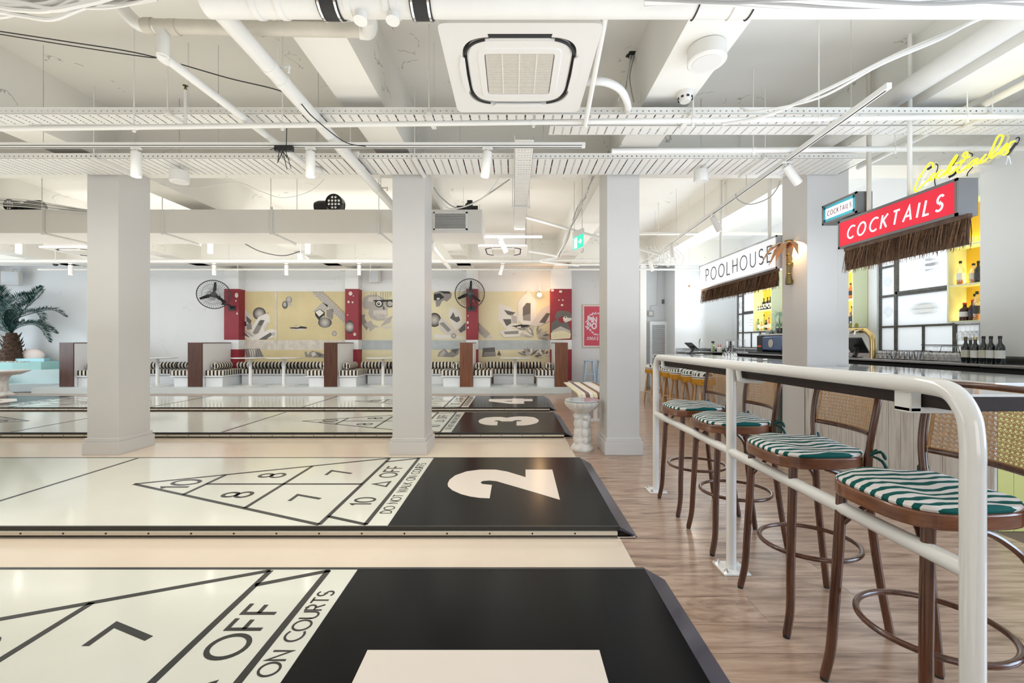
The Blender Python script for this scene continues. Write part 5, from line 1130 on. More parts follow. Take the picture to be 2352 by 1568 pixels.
for wi, (a, b_) in enumerate(WIN):
    n = wi+1
    t = bpy.data.objects.new('window_%d' % n, None); COL.objects.link(t); t.location = (XW, (a+b_)/2, ZS); t['kind'] = 'structure'
    # columns from the far end: narrow, wide (opening sash), narrow
    w_ = b_-a; c1, c3 = b_-.30*w_/1.55, a+.35*w_/1.55; cm = (c1+c3)/2
    B = MB(); fw = .022
    for z in (ZS+.0, 2.03, 2.50, ZW): 
        if z in (2.50,): B.box(XW, XW+.04, c1, b_, z-.014, z+.014); B.box(XW, XW+.04, a, c3, z-.014, z+.014)
        elif z == 2.03: B.box(XW, XW+.04, a, b_, z-.018, z+.018)
        else: B.box(XW, XW+.04, a, b_, z-.02, z+.02)
    B.box(XW, XW+.04, a, b_, 1.54-.015, 1.54+.015)
    for y in (a+.012, c3, c1, b_-.012): B.box(XW-.004, XW+.04, y-.022, y+.022, ZS, ZW)
    B.box(XW, XW+.04, cm-.014, cm+.014, ZS, 1.54)
    obj('window_frame', B, WF, t, w=True, smooth=False)
    B = MB(); y0, y1, z0, z1 = c3+.02, c1-.02, 2.045, 2.97; q = .035
    B.box(XW-.02, XW+.01, y0, y1, z0, z0+q).box(XW-.02, XW+.01, y0, y1, z1-q, z1).box(XW-.02, XW+.01, y0, y0+q, z0, z1).box(XW-.02, XW+.01, y1-q, y1, z0, z1); obj('opening_sash', B, WF, t, w=True, smooth=False)
    for y0, y1, z0, z1, mt in ((c1, b_, ZS, 1.54, FR0), (c1, b_, 1.54, 2.03, FR1), (c1, b_, 2.03, 2.5, FR1), (c1, b_, 2.5, ZW, FR0), (cm, c1, ZS, 1.54, FR0), (c3, cm, ZS, 1.54, FR0), (c3, c1, 1.54, 2.03, FR2), (c3, c1, 2.03, ZW, FR2), (a, c3, ZS, 1.54, FR0), (a, c3, 1.54, 2.03, FR0), (a, c3, 2.03, ZW, FR0)):
        zc_ = (z0+z1)/2 if mt is not FR2 or z0 < 2 else 2.42
        B = MB().quad((XW+.02, y0, z0), (XW+.02, y0, z1), (XW+.02, y1, z1), (XW+.02, y1, z0)); obj('glass_pane', B, mt, t, w=True, smooth=False, org=(XW+.02, (y0+y1)/2, zc_))
    obj('window_sill', MB().box(XR-.012, XW+.04, a, b_, ZS-.02, ZS), BW, t, w=True, smooth=False)
# outside: painted brick wall with a dark band and louvred vents, seen through the clear ovals
t = thing('outside_wall', 'pale painted wall across the alley, with a dark band and louvred vent, seen through the glass', 'wall', (8.2, 8, 0)); t['kind'] = 'structure'
obj('brick_face', MB().box(8.2, 8.4, 3, 22, -1, 2.15), pm('brick_cream', (.75, .70, .60), .8, var=.1, vs=5), t, w=True, smooth=False)
B = MB()
for i in range(26):
    B.box(8.19, 8.2, 3, 22, -.2+i*.09, -.19+i*.09)
obj('mortar_lines', B, GR[2], t, w=True, smooth=False, kind='stuff')
obj('roof_band', MB().box(8.1, 8.5, 3, 22, 2.15, 2.32), GR[2], t, w=True, smooth=False)
B = MB()
for j in range(3):
    for i in range(8): B.box(8.08, 8.16, 7.85+j*5, 8.45+j*5, 2.45+i*.11, 2.50+i*.11)
obj('vent_louvres', B, GR[1], t, w=True, kind='stuff', smooth=False)
# ---- yellow shelf units
def unit(label, y0, y1, z0, z1, shelves):
    t = thing('shelf_unit', label, 'shelf', (5.82, (y0+y1)/2, z0), group='wall-hung back bar shelves lit yellow inside'); x0 = 5.70; th = .02
    obj('back', MB().box(5.935, 5.945, y0, y1, z0, z1), YIN, t, w=True, smooth=False)
    obj('side_panel', MB().box(x0, 5.935, y0, y0+th, z0, z1), PGR, t, w=True, smooth=False); obj('side_panel', MB().box(x0, 5.935, y1-th, y1, z0, z1), PGR, t, w=True, smooth=False)
    for z in (z0, z1-th): obj('board', MB().box(x0, 5.935, y0+th, y1-th, z, z+th), PGR, t, w=True, smooth=False)
    for z in shelves: obj('shelf', MB().box(x0+.005, 5.935, y0+th, y1-th, z-.02, z), PGR, t, w=True, smooth=False)
    zz = [z0+th]+list(shelves)+[z1]
    for i in range(len(zz)-1):
        l = bpy.data.lights.new('shelf_light', 'AREA'); l.shape = 'RECTANGLE'; l.size = (y1-y0)*.85; l.size_y = .02; l.energy = 2.6*(y1-y0)/.6; l.color = (1, .78, .30)
        o = bpy.data.objects.new('shelf_light', l); COL.objects.link(o); o.location = (5.915, (y0+y1)/2, zz[i]+.03); o.rotation_euler = (PI-.5, 0, PI/2); 
unit('yellow-lit shelf unit by the small far window, above the blue machine', 9.50, 10.22, 1.55, 3.0, (2.035, 2.53))
unit('yellow-lit shelf unit behind the brass beer tap, mostly hidden by the pillar', 7.22, 8.30, 1.55, 3.0, (2.035, 2.53))
unit('yellow-lit shelf unit over the wine bottles with whisky and liqueurs', 4.2+.93, 5.66, 1.55, 3.1, (2.035, 2.53))
# ---- bottles
def bprof(r, h, neck, hn): return [(r*.9, 0), (r, .006), (r, h*.60), (r*.85, h*.66), (neck*1.1, h*.76), (neck, h*.80), (neck, h-hn)]
BC = {'green': glassy('glass_green', (.15, .5, .08), .25), 'amber': glassy('glass_amber', (.9, .45, .08), .2), 'clear': glassy('glass_bottle', (.95, .97, .95), .2), 'dark': pm('glass_dark', (.012, .016, .018), .08, coat=.5), 'brown': pm('liqueur_brown', (.05, .015, .008), .12), 'lime': glassy('glass_lime', (.6, .75, .1), .25), 'orange': pm('spirit_orange', (.75, .22, .04), .2)}
LW = pm('label_white', (.78, .78, .76), .6); LB = pm('label_dark', (.04, .04, .05), .5); LG = pm('label_cream', (.62, .60, .50), .6)
def bottle(label, p, r, h, mat, lab=None, cap=BLACK, neck=None, liq=None, group='bottles on the back bar', sq=False, name='bottle', cat='bottle'):
    t = thing(name, label, cat, p, group=group); neck = neck or r*.34; hn = h*.10
    n = 4 if sq else 20; M = Matrix.Rotation(PI/4, 4, 'Z') if sq else None; k = 1.25 if sq else 1
    obj('glass_body', MB().lathe([(a*k if z < h*.7 else a, z) for a, z in bprof(r, h, neck, hn)], n=n, M=M), BC[mat] if isinstance(mat, str) else mat, t, bv=.004 if sq else 0)
    obj('cap', MB().lathe([(neck*1.15, h-hn), (neck*1.18, h-hn+.002), (neck*1.15, h), (.001, h)], n=14), cap, t)
    if liq: obj('liquid', MB().lathe([(r*.9*k, .008), (r*.92*k, h*liq)], n=n, M=M), BC['orange'] if liq < .5 else BC['amber'], t)
    if lab:
        obj('paper_label', MB().lathe([(r*1.012*k, h*.22), (r*1.014*k, h*.50)], n=n, M=M), lab, t)
    return t
def SY(px, X): return X*990/(px-1178)
wine = [(2218, LG, 'wine bottle with a plain cream label, first of the row before the pier', .31), (2229, LW, 'wine bottle hidden behind the first two, silver neck', .30), (2240, LW, 'wine bottle with a low square label and gold capsule', .305), (2259, LG, 'wine bottle with a slanted cream label', .315), (2276, LW, 'wine bottle with a crested white label', .315), (2297, LW, 'last wine bottle of the row, closest to the pier corner', .315)]
for i, (px, lb, tx, h) in enumerate(wine):
    X = 5.345 if i not in (1,) else 5.45
    bottle(tx, (X, SY(px, X), 1.0505), .0405, h, 'dark', lb, cap=[pm('capsule_olive', (.12, .11, .05), .4), STEEL, BRASS, BLACK, BLACK, BLACK][i], neck=.0145, group='wine bottles on the steel counter')
sf = 'back bar shelf'
for px, z, h, r, mt, lb, nm, liq in ((2212-6, 2.036, .31, .037, 'clear', LW, 'whisky bottle with an oval dark label on the middle shelf', .30), (2236, 2.036, .25, .042, 'clear', LG, 'squat clear bottle with a grey label on the middle shelf', .45), (2247, 2.036, .27, .036, 'dark', LB, 'dark bottle at the edge of the middle shelf by the pier', None),
        (2216, 1.571, .23, .052, 'brown', LW, 'round-shouldered brown liqueur bottle on the bottom shelf', None), (2226, 1.571, .34, .034, 'clear', None, 'tall clear bottle behind the brown liqueur', None), (2234, 1.571, .26, .04, 'brown', LB, 'dark red liqueur bottle on the bottom shelf', None), (2244, 1.571, .36, .040, 'clear', LB, 'tall whiskey bottle with a black label on the bottom shelf', .45)):
    bottle(nm, (5.79 if px not in (2226,) else 5.86, SY(px, 5.79), z), r, h, mt, lb, liq=liq, cap=REDM if 'red' in nm else BLACK)
for i, px in enumerate((2216, 2228, 2240)):
    solo('tumbler', MB().lathe([(.034, 0), (.04, .09), (.037, .09), (.031, .006), (.001, .006)], (5.80, SY(px, 5.80), 2.531), 16), GLASS, ['first', 'second', 'third'][i]+' cut tumbler on the top yellow shelf', 'glass', 'tumblers on the top yellow shelf')
for px, z, h, r, mt, lb, nm in ((1742, 1.571, .27, .03, 'green', LW, 'green gin bottle with white label on the far low shelf'), (1749, 1.571, .20, .028, 'amber', LW, 'small amber bottle on the far low shelf'), (1755, 1.571, .36, .03, 'lime', None, 'tall yellow-green bottle on the far low shelf'), (1760, 1.571, .24, .035, 'dark', LW, 'black bottle with a white triangle on the far low shelf'), (1766, 1.571, .28, .03, 'amber', LW, 'amber bottle with white label on the far low shelf, last before the panel'),
        (1754.5, 2.036, .27, .038, 'dark', LW, 'first dark square herbal bottle on the far upper shelf'), (1763, 2.036, .28, .038, 'dark', LW, 'second dark square herbal bottle on the far upper shelf'), (1769.5, 2.036, .28, .038, 'dark', LW, 'third dark square herbal bottle on the far upper shelf')):
    bottle(nm, (5.80, SY(px, 5.80), z), r, h, mt, lb, sq='square' in nm)
for i, px in enumerate((1742, 1747, 1751, 1757, 1766)): bottle(['first', 'second', 'third', 'fourth', 'fifth'][i]+' dark miniature bottle on the far upper shelf', (5.73, SY(px, 5.73), 2.036), .018, .12, 'dark', LW, group='miniature bottles')
for z, h, mt, nm in ((2.036, .27, 'orange', 'red-labelled bottle sliver beside the pillar, middle shelf'), (1.571, .24, 'brown', 'brown bottle sliver beside the pillar, low shelf'), (1.571, .34, 'amber', 'amber bottle sliver beside the pillar, low shelf')):
    bottle(nm, (5.78, SY(1954 if h != .34 else 1957, 5.78), z), .034, h, mt, LB)
# ---- things on the counters
def tablet(label, p, yaw, s=1.0, tilt=-.65):
    t = thing('till_tablet', label, 'tablet', p, yaw, group='black till tablets'); M = Matrix.Translation((0, 0, .17*s)) @ Matrix.Rotation(tilt, 4, 'Y')
    obj('screen_housing', MB().box(-.15*s, .15*s, -.11*s, .11*s, -.012, .012, M=M), BLACK, t, bv=.004); obj('screen', MB().box(-.135*s, .135*s, -.095*s, .095*s, .0125, .0135, M=M), pm('screen_dark', (.02, .025, .03), .1), t, smooth=False)
    B = MB(); B.tube([(-.01, 0, .16*s), (.02, 0, .10*s), (-.05*s, 0, .012)], [.03*s, .028*s, .03*s], 8); obj('stand_neck', B, BLACK, t); obj('stand_foot', MB().box(-.11*s, .05*s, -.06*s, .06*s, 0, .012), BLACK, t, bv=.004); return t
tablet('black till tablet on a stand at the bar end near the tap', (4.12, 9.9, BZ), 1.35, 1.0, tilt=.62).rotation_euler = (0, 0, .35)
tablet('large black till tablet beside the brass beer tap', (5.52, 6.93, 1.05), .5, 1.15, tilt=.75)
t = thing('beer_tap', 'polished brass arched beer tap with round badges', 'beer tap', (5.50, 6.60, 1.05))
B = MB(); B.tube(cr([(0, -.02, 0), (0, -.02, .20), (0, 0, .33), (0, .10, .42), (0, .22, .43), (0, .55, .43)], 6), .042, 18); obj('arch', B, BRASS, t); obj('arch', MB().tube([(0, .50, .43), (0, .56, .40), (0, .58, .30), (0, .58, 0)], .042, 18), BRASS, t)
for y in (.20, .33):
    obj('tap_nozzle', MB().tube([(-.04, y, .43), (-.10, y, .42), (-.11, y, .36)], .014, 10), CHROME, t); obj('badge', MB().lathe([(.035, -.008), (.04, 0), (.035, .008)], (-.08, y, .51), 20, M=Matrix.Rotation(PI/2, 4, 'X'), sx=.8, sy=1), pm('badge_gold', (.30, .24, .04), .4), t)
# drinks machine
t = thing('drinks_machine', 'boxy black and blue drinks machine with a round cream emblem', 'machine', (5.58, 9.0, 1.05)); BLU = pm('machine_blue', (.06, .10, .22), .12, coat=.6)
obj('left_block', MB().box(5.37, 5.80, 9.28, 9.50, 1.07, 1.44), BLACK, t, w=True, bv=.02); obj('tank', MB().box(5.36, 5.82, 8.58, 9.28, 1.12, 1.42), BLU, t, w=True, bv=.03); obj('lid', MB().box(5.38, 5.80, 8.56, 9.46, 1.42, 1.47), STEEL, t, w=True, bv=.02)
obj('drip_tray', MB().box(5.29, 5.84, 8.55, 9.70, 1.051, 1.085), BLACK, t, w=True, bv=.006)
Mx = basis((5.356, 8.95, 1.27), (0, -1, 0), (0, 0, 1)); B = MB(); B.prism(ell(0, 0, .085, .085, 28), 0, .006, Mx); obj('emblem', B, LG, t, w=True, smooth=False)
B = MB(); ribbon(B, ell(0, 0, .074, .074, 28)+[(.074, 0)], .003, .001, basis((5.349, 8.95, 1.27), (0, -1, 0), (0, 0, 1)))
for pl in ([(-.03, .03), (-.045, .0), (-.02, -.01), (0, -.02), (.02, -.01), (.045, .0), (.03, .03)], [(-.012, -.03), (-.012, -.05), (.012, -.05), (.012, -.03)]): ribbon(B, pl, .004, .001, basis((5.349, 8.95, 1.27), (0, -1, 0), (0, 0, 1)))
obj('emblem_lines', B, GR[1], t, w=True, smooth=False, kind='stuff')
obj('red_badge', MB().box(5.362, 5.37, 9.31, 9.45, 1.19, 1.225), pm('badge_orange', (.75, .12, .04), .4), t, w=True, smooth=False)
B = MB()
for y in (8.7, 9.0, 9.3): B.lathe([(.05, 0), (.05, .03), (.02, .05), (.02, .09)], (5.58, y, 1.47), 14)
obj('bottle_sockets', B, BLACK, t, w=True, kind='stuff')
# spider plant
t = thing('spider_plant', 'pale striped spider plant drooping over the drinks machine', 'plant', (5.60, 9.05, 1.47)); PLM = pm('plant_pale', (.30, .42, .28), .5, var=.5, vs=30)
obj('pot', MB().lathe([(.05, 0), (.07, .12), (.06, .12), (.001, .11)], n=16), BLACK, t)
for i in range(46):
    a = random.uniform(0, 2*PI); L = random.uniform(.16, .34); up = random.uniform(.10, .26); dr = random.uniform(.1, .55); q = Vector((math.cos(a), math.sin(a), 0)); b0 = Vector((0, 0, .34)) if i % 3 else Vector((0, 0, .13))
    P = cr([b0, b0+q*L*.4+Vector((0, 0, up*.6)), b0+q*L*.8+Vector((0, 0, .02)), b0+q*L*.9+Vector((0, 0, -dr*.5))], 3); sd = Vector((-q.y, q.x, 0)); B = MB(); n = len(P)
    for j in range(n-1):
        w0, w1 = .010*(1-j/n)+.001, .010*(1-(j+1)/n)+.001; B.quad(P[j]-sd*w0, P[j]+sd*w0, P[j+1]+sd*w1, P[j+1]-sd*w1)
    obj('leaf', B, PLM, t)
obj('stem', MB().tube([(0, 0, .1), (0, 0, .35)], .015, 8), TRK, t)
# glass racks
def rack(label, y0, y1, h, kind, X=5.36):
    t = thing('glass_rack', label, 'rack', (X+.12, (y0+y1)/2, 1.05), group='black wire glass racks on the steel counter'); B = MB()
    for x in (X, X+.24):
        B.tube([(x, y0, 1.056), (x, y1, 1.056)], .004, 5); B.tube([(x, y0, 1.054), (x, y0+.05, 1.05+h), (x, y1-.05, 1.05+h), (x, y1, 1.054)], .004, 5)
    for y in (y0, y1): B.tube([(X, y, 1.056), (X+.24, y, 1.056)], .004, 5)
    obj('wire_frame', B, BLACK, t, w=True, kind='stuff'); return t
rack('low black wire rack of tumblers closest to the tap', 6.08, 6.42, .08, 0); rack('second black wire rack of tumblers', 5.72, 6.06, .13, 0); 
t = rack('taller black wire rack carrying stemmed glasses', 5.14, 5.68, .20, 1)
obj('top_wires', MB().tube([(5.40, 5.14, 1.262), (5.40, 5.70, 1.262)], .005, 5).tube([(5.56, 5.14, 1.262), (5.56, 5.70, 1.262)], .005, 5), BLACK, t, w=True, kind='stuff')
def tumbler_mesh(): return MB().lathe([(.030, 0), (.034, .11), (.031, .11), (.027, .008), (.001, .008)], n=14).mesh(GLASS, 'tumbler')
TM = tumbler_mesh()
k = 0
for y0, y1 in ((6.10, 6.40), (5.74, 6.04)):
    for i in range(4):
        for j in range(2):
            o = bpy.data.objects.new('tumbler', TM); COL.objects.link(o); o.location = (5.42+.12*j, y0+.036+(y1-y0-.07)*i/3, 1.062); tag(o, ('upturned clear tumbler in the low rack' if y0 > 6 else 'upturned clear tumbler in the second rack'), 'glass', 'upturned tumblers in the low rack' if y0 > 6 else 'upturned tumblers in the second rack')
wm = MB().lathe([(.028, 0), (.036, .04), (.034, .07), (.012, .10), (.004, .105), (.004, .165), (.034, .172), (.036, .175), (.001, .176)], n=16).mesh(GLASS, 'stemmed_glass')
for i in range(6):
    for j in range(2):
        o = bpy.data.objects.new('stemmed_glass', wm); COL.objects.link(o); o.location = (5.43+.12*j, 5.20+.088*i, 1.066); tag(o, 'upturned stemmed glass in the tall wire rack', 'glass', 'stemmed glasses in the tall rack')
hg = MB().lathe([(.03, -.22), (.04, -.18), (.038, -.13), (.02, -.10), (.004, -.09), (.004, -.01), (.034, -.004), (.036, 0), (.001, 0)], n=16).mesh(GLASS, 'hanging_wine_glass')
for i, px in enumerate((2206, 2218, 2228, 2238, 2247)):
    o = bpy.data.objects.new('hanging_wine_glass', hg); COL.objects.link(o); o.location = (5.82, SY(px, 5.82), 1.535); tag(o, 'wine glass hanging upside down under the yellow shelves', 'glass', 'wine glasses hanging under the yellow shelves')
t = thing('glass_rail', 'steel rail holding wine glasses under the yellow shelf unit', 'rail', (5.82, 5.4, 1.53)); obj('rail', MB().box(5.74, 5.76, 5.15, 5.6, 1.535, 1.55).box(5.88, 5.90, 5.15, 5.6, 1.535, 1.55), STEEL, t, w=True, kind='stuff')
# far bar clutter
def sbottle(label, p, body, head, h, r, trig=False, name='squeeze_bottle'):
    t = thing(name, label, 'bottle', p, group='plastic bottles by the sink'); obj('body', MB().lathe([(r, 0), (r, h*.7), (r*.4, h*.85), (r*.35, h)], n=14), body, t)
    if trig: obj('trigger_head', MB().box(-.02, .02, -.05, .03, h, h+.05).tube([(0, -.03, h+.02), (0, -.06, h-.05)], .008, 6), head, t)
    else: obj('nozzle', MB().lathe([(r*.5, h), (r*.15, h+.06), (.001, h+.06)], n=10), head, t)
    return t
sp = lambda px, X, z=1.05: (X, SY(px, X), z)
sbottle('spray bottle of green liquid with a black trigger by the tap', sp(1637, 4.9), BC['lime'], BLACK, .22, .045, True, 'spray_bottle')
sbottle('first red-tipped squeeze bottle by the sink', sp(1650, 5.1), ACW, REDM, .13, .03); sbottle('second red-tipped squeeze bottle by the sink', sp(1655, 5.2), ACW, REDM, .13, .03)
solo('ice_bucket', MB().lathe([(.09, 0), (.11, .27), (.115, .27), (.10, .02), (.001, .02)], sp(1675, 5.45), 24), CHROME, 'polished metal ice bucket on the far counter', 'bucket')
t = thing('sink_tap', 'curved steel swan-neck tap at the end of the bar', 'tap', sp(1606, 4.75)); obj('spout', MB().tube(cr([(0, 0, 0), (0, 0, .24), (.0, -.05, .32), (0, -.12, .31), (0, -.14, .24)], 5), .012, 8), STEEL, t); obj('tap_base', MB().lathe([(.03, 0), (.025, .03)], n=12), STEEL, t)
t = thing('drying_rack', 'steel wire rack with upturned glasses on the far counter', 'rack', sp(1700, 5.5)); B = MB()
for z in (.02, .16, .30): B.tube([(-.1, -.4, z), (-.1, .5, z)], .005, 5)
for y in (-.4, -.1, .2, .5): B.tube([(-.1, y, 0), (-.1, y, .30)], .005, 5)
obj('wires', B, STEEL, t, kind='stuff')
for i, (px, X) in enumerate(((1664, 4.2), (1671, 4.22), (1678, 4.16), (1688, 4.2), (1684, 4.25))):
    t = thing('bitters_bottle', ['first', 'second', 'third', 'fourth', 'fifth'][i]+' small glass dasher bottle with a black pourer on the bar', 'bottle', (X, SY(px, X), BZ), group='dasher bottles on the bar'); obj('body', MB().lathe([(.035, 0), (.045, .02), (.03, .05), (.012, .07), (.012, .09)], n=14), GLASS, t); obj('pourer', MB().lathe([(.012, .09), (.006, .16), (.001, .17)], n=8), BLACK, t)
for i, (px, X, Y_) in enumerate(((1605, 3.9, 0), (1745, 3.75, 0))):
    p = (X, SY(px, X), BZ); t = thing('menu_board', ['dark clipboard menu lying near the till', 'dark clipboard menu lying before the bar pillar'][i], 'menu', p, group='clipboard menus on the bar'); obj('board', MB().box(-.10, .10, -.15, .15, .001, .006), GR[1], t); obj('clip', MB().box(-.03, .03, -.15, -.12, .006, .03), CHROME, t, bv=.004)
t = thing('napkin_box', 'low dark tray of bar tools behind the dasher bottles', 'tray', (4.7, 8.9, 1.051)); t.location = sp(1660, 5.45); obj('tray', MB().box(-.15, .1, -.3, .3, 0, .05), BLACK, t, bv=.005)
# ---- signs
def sign(label, x, y0, y1, z0, z1, dep, frame, face, name='hanging_sign', band=None, em=1.0):
    t = thing(name, label, 'sign', (x+dep/2, (y0+y1)/2, z0), group='lightbox signs over the bar'); f = .022
    obj('box', MB().box(x+.004, x+dep, y0, y1, z0, z1), frame, t, w=True, bv=.003)
    B = MB(); B.box(x-.004, x+.004, y0, y1, z0, z0+f).box(x-.004, x+.004, y0, y1, z1-f, z1).box(x-.004, x+.004, y0, y0+f, z0, z1).box(x-.004, x+.004, y1-f, y1, z0, z1); obj('frame', B, frame, t, w=True, smooth=False)
    obj('lit_face', MB().box(x-.001, x+.003, y0+f, y1-f, z0+f, z1-f), face, t, w=True, smooth=False)
    if band:
        b = .028; B = MB(); a0, a1, c0, c1 = y0+f, y1-f, z0+f, z1-f
        B.box(x-.003, x-.0012, a0, a1, c0, c0+b).box(x-.003, x-.0012, a0, a1, c1-b, c1).box(x-.003, x-.0012, a0, a0+b, c0, c1).box(x-.003, x-.0012, a1-b, a1, c0, c1); obj('border_band', B, band, t, w=True, smooth=False)
    return t
FACEW = pm('lit_white', (.85, .88, .92), .3, emit=.38, ecol=(.93, .96, 1)); FACER = pm('lit_red', (.68, .015, .04), .3, emit=.22, ecol=(.95, .03, .07)); TXW = pm('lit_text_white', (.95, .93, .95), .3, emit=.7, ecol=(1, .97, 1)); TXK = pm('sign_text_black', (.02, .02, .04), .5); TEAL = pm('sign_teal', (.05, .36, .46), .4, emit=.12, ecol=(.05, .4, .5)); TXB = pm('sign_text_brown', (.25, .10, .10), .5)
FRW = pm('sign_frame_silver', (.50, .52, .56), .35)
XS = 3.345
def wrd(t, s_, y0, y1, zc, h, wd, gap, slant, mat, wx=1):
    B = MB(); tw = (text_width(s_, gap))*h; k = (y1-y0)/tw
    letter(B, s_, h, wd, basis((XS-.0045, (y0+y1)/2, zc), (0, -1, 0), (0, 0, 1)), gap=gap, d=.0015, slant=slant, wx=k); obj('lettering', B, mat, t, w=True, smooth=False, kind='stuff')
t = sign('long white lit sign reading POOLHOUSE hung before the bar pillar', XS, 5.46, 7.72, 2.232, 2.655, .15, FRW, FACEW)
wrd(t, 'POOLHOUSE', 5.56, 7.46, 2.445, .20, .016, .42, 0, TXK)
for y in (5.75, 7.1): obj('hanging_pole', MB().tube([(XS+.08, y, 2.655), (XS+.08, y, ZC)], .022, 10), PIPEW, t, w=True)
t = sign('large red lit sign reading COCKTAILS with thatch below', XS, 3.24, 4.43, 2.25, 2.535, .155, FIX_GREY, FACER)
wrd(t, 'COCKTAILS', 3.36, 4.31, 2.385, .115, .016, .55, .22, TXW)
for y in (3.7,): obj('hanging_pole', MB().tube([(XS+.08, 3.72, 2.535), (XS+.08, 3.72, ZC)], .018, 10), PIPEW, t, w=True)
t = sign('small white lit sign with a teal border reading COCKTAILS, behind the red one', XS, 4.19, 4.66, 2.556, 2.765, .152, FIX_GREY, FACEW, band=TEAL)
wrd(t, 'COCKTAILS', 4.26, 4.58, 2.66, .048, .0065, .5, .15, TXB)
obj('hanging_pole', MB().tube([(XS+.10, 4.17, 2.54), (XS+.10, 4.17, ZC)], .020, 10), PIPEG, t, w=True)
# neon word
def nz(x, y): return pk(2040+x/7.538, 280+y/7.538, 1)  # direction only
def neon(pts):
    out = []
    for x, y in pts:
        px, py = 2040+x/7.538, 280+y/7.538; Y = 3.43*990/(px-1178); out.append(Vector((3.43, Y, CH+(785-py)*Y/990)))
    return out
t = thing('neon_sign', 'yellow neon script reading Cocktails above the red sign', 'sign', (3.43, 3.3, 2.536)); NE = pm('neon_yellow', (1, .9, .05), .3, emit=1.5, ecol=(1, .86, .0))
NS = [[(785, 805), (775, 770), (775, 730), (740, 705), (700, 730), (640, 810), (560, 930), (490, 1060), (460, 1150), (465, 1190), (490, 1200), (540, 1150), (620, 1070), (700, 1000), (750, 930), (800, 890), (825, 900), (800, 960), (755, 1005), (725, 1005), (735, 950)],
      [(945, 840), (900, 840), (860, 890), (838, 950), (860, 970), (920, 930), (985, 870)], [(975, 920), (1030, 810), (1100, 690), (1160, 600), (1190, 575), (1180, 620), (1080, 770), (1000, 880), (985, 930)], [(1000, 880), (1060, 790), (1095, 785), (1080, 835), (1025, 870), (1060, 900), (1100, 880), (1195, 795)],
      [(1410, 600), (1330, 610), (1300, 590), (1310, 550), (1350, 520), (1370, 545), (1330, 640), (1260, 730), (1205, 820), (1200, 865), (1230, 872), (1310, 820), (1390, 760)], [(1165, 718), (1230, 700), (1310, 650), (1400, 605)],
      [(1550, 632), (1490, 655), (1410, 720), (1370, 775), (1390, 792), (1450, 750), (1520, 675), (1550, 640), (1510, 710), (1530, 725), (1600, 680)], [(1695, 560), (1640, 620), (1585, 690), (1600, 705), (1670, 670), (1740, 600)], [(1740, 600), (1800, 470), (1860, 330), (1910, 245), (1960, 232), (1985, 265), (1930, 390), (1850, 500), (1780, 590), (1780, 622), (1820, 605), (1900, 530)],
      [(1900, 560), (1960, 480), (2030, 400), (2060, 380), (2040, 440), (1970, 520), (1930, 560)], [(2190, 335), (2130, 350), (2080, 420), (2060, 470), (2075, 500), (2050, 545), (1990, 570)]]
for s_ in NS: obj('neon_tube', MB().tube(cr(neon(s_), 5), .0058, 8), NE, t, w=True)
NB = [[(660, 820), (740, 765)], [(800, 720), (835, 760), (825, 830), (795, 900), (780, 1000), (790, 1100)], [(1090, 760), (1200, 590)], [(1030, 950), (1110, 910), (1190, 820)], [(1370, 530), (1430, 560), (1420, 600)], [(1440, 780), (1360, 870), (1335, 940)], [(2030, 570), (2100, 480), (2190, 360)], [(2190, 400), (2240, 310), (2225, 265), (2180, 290)], [(1660, 660), (1690, 590)]]
for i, s_ in enumerate(NB): obj('black_block' if i in (0, 3, 6, 8, 2) else 'wire', MB().tube([p+Vector((.012, 0, 0)) for p in cr(neon(s_), 4)], .009 if i in (0, 3, 6) else .004, 6), RUBBER, t, w=True)
obj('clear_backing', MB().quad(*[Vector((3.45, y, z)) for y, z in ((2.9, 2.53), (2.9, 2.86), (3.74, 2.86), (3.74, 2.53))]), glassy('acrylic', (1, 1, 1), .02), t, w=True, smooth=False)
for y in (3.0, 3.4, 3.7): obj('standoff', MB().tube([(3.43, y, 2.53), (3.45, y, 2.60)], .004, 6), CHROME, t, w=True)
l = bpy.data.lights.new('neon_glow', 'AREA'); l.energy = 3; l.color = (1, .8, .1); l.size = .7; l.size_y = .15; l.shape = 'RECTANGLE'; o = bpy.data.objects.new('neon_glow', l); COL.objects.link(o); o.location = (3.47, 3.3, 2.68); o.rotation_euler = (PI/2, 0, -PI/2)
# thatch
TH = pm('thatch', (.14, .072, .034), .9, var=.6, vs=40)
def thatch(label, x, y0, y1, zt, zb, lean):
    t = thing('thatch_fringe', label, 'thatch', (x, (y0+y1)/2, zb), group='thatch fringes under the signs'); B = MB(); n = int((y1-y0)*330)
    for i in range(n):
        y = y0+(y1-y0)*i/n+random.uniform(-.01, .01); L = (zt-zb)*random.uniform(.86, 1.04); xo = random.uniform(-.028, .03); dx = -random.uniform(-.01, .035)-lean*.04; dy = random.uniform(-.012, .03); w_ = random.uniform(.002, .0045)
        P = [Vector((x+xo*.3, y, zt)), Vector((x+xo+dx*.4, y+dy*.35, zt-L*.5)), Vector((x+xo+dx, y+dy, zt-L))]; a = random.uniform(0, PI); s_ = Vector((math.cos(a), math.sin(a), 0))*w_; 
        B.quad(P[0]-s_, P[0]+s_, P[1]+s_, P[1]-s_).quad(P[1]-s_, P[1]+s_, P[2]+s_*.3, P[2]-s_*.3)
    obj('straw', B, TH, t, w=True, smooth=False, kind='stuff')
    obj('batten', MB().box(x-.012, x+.02, y0, y1, zt-.012, zt+.022), TRK, t, w=True)
    obj('fibre_mat', MB().box(x+.004, x+.012, y0+.01, y1-.01, zb+.035, zt), pm('thatch_core', (.07, .04, .025), .9), t, w=True, smooth=False)
thatch('dark thatch fringe hanging below the red sign', 3.36, 3.17, 4.36, 2.225, 1.985, 0)
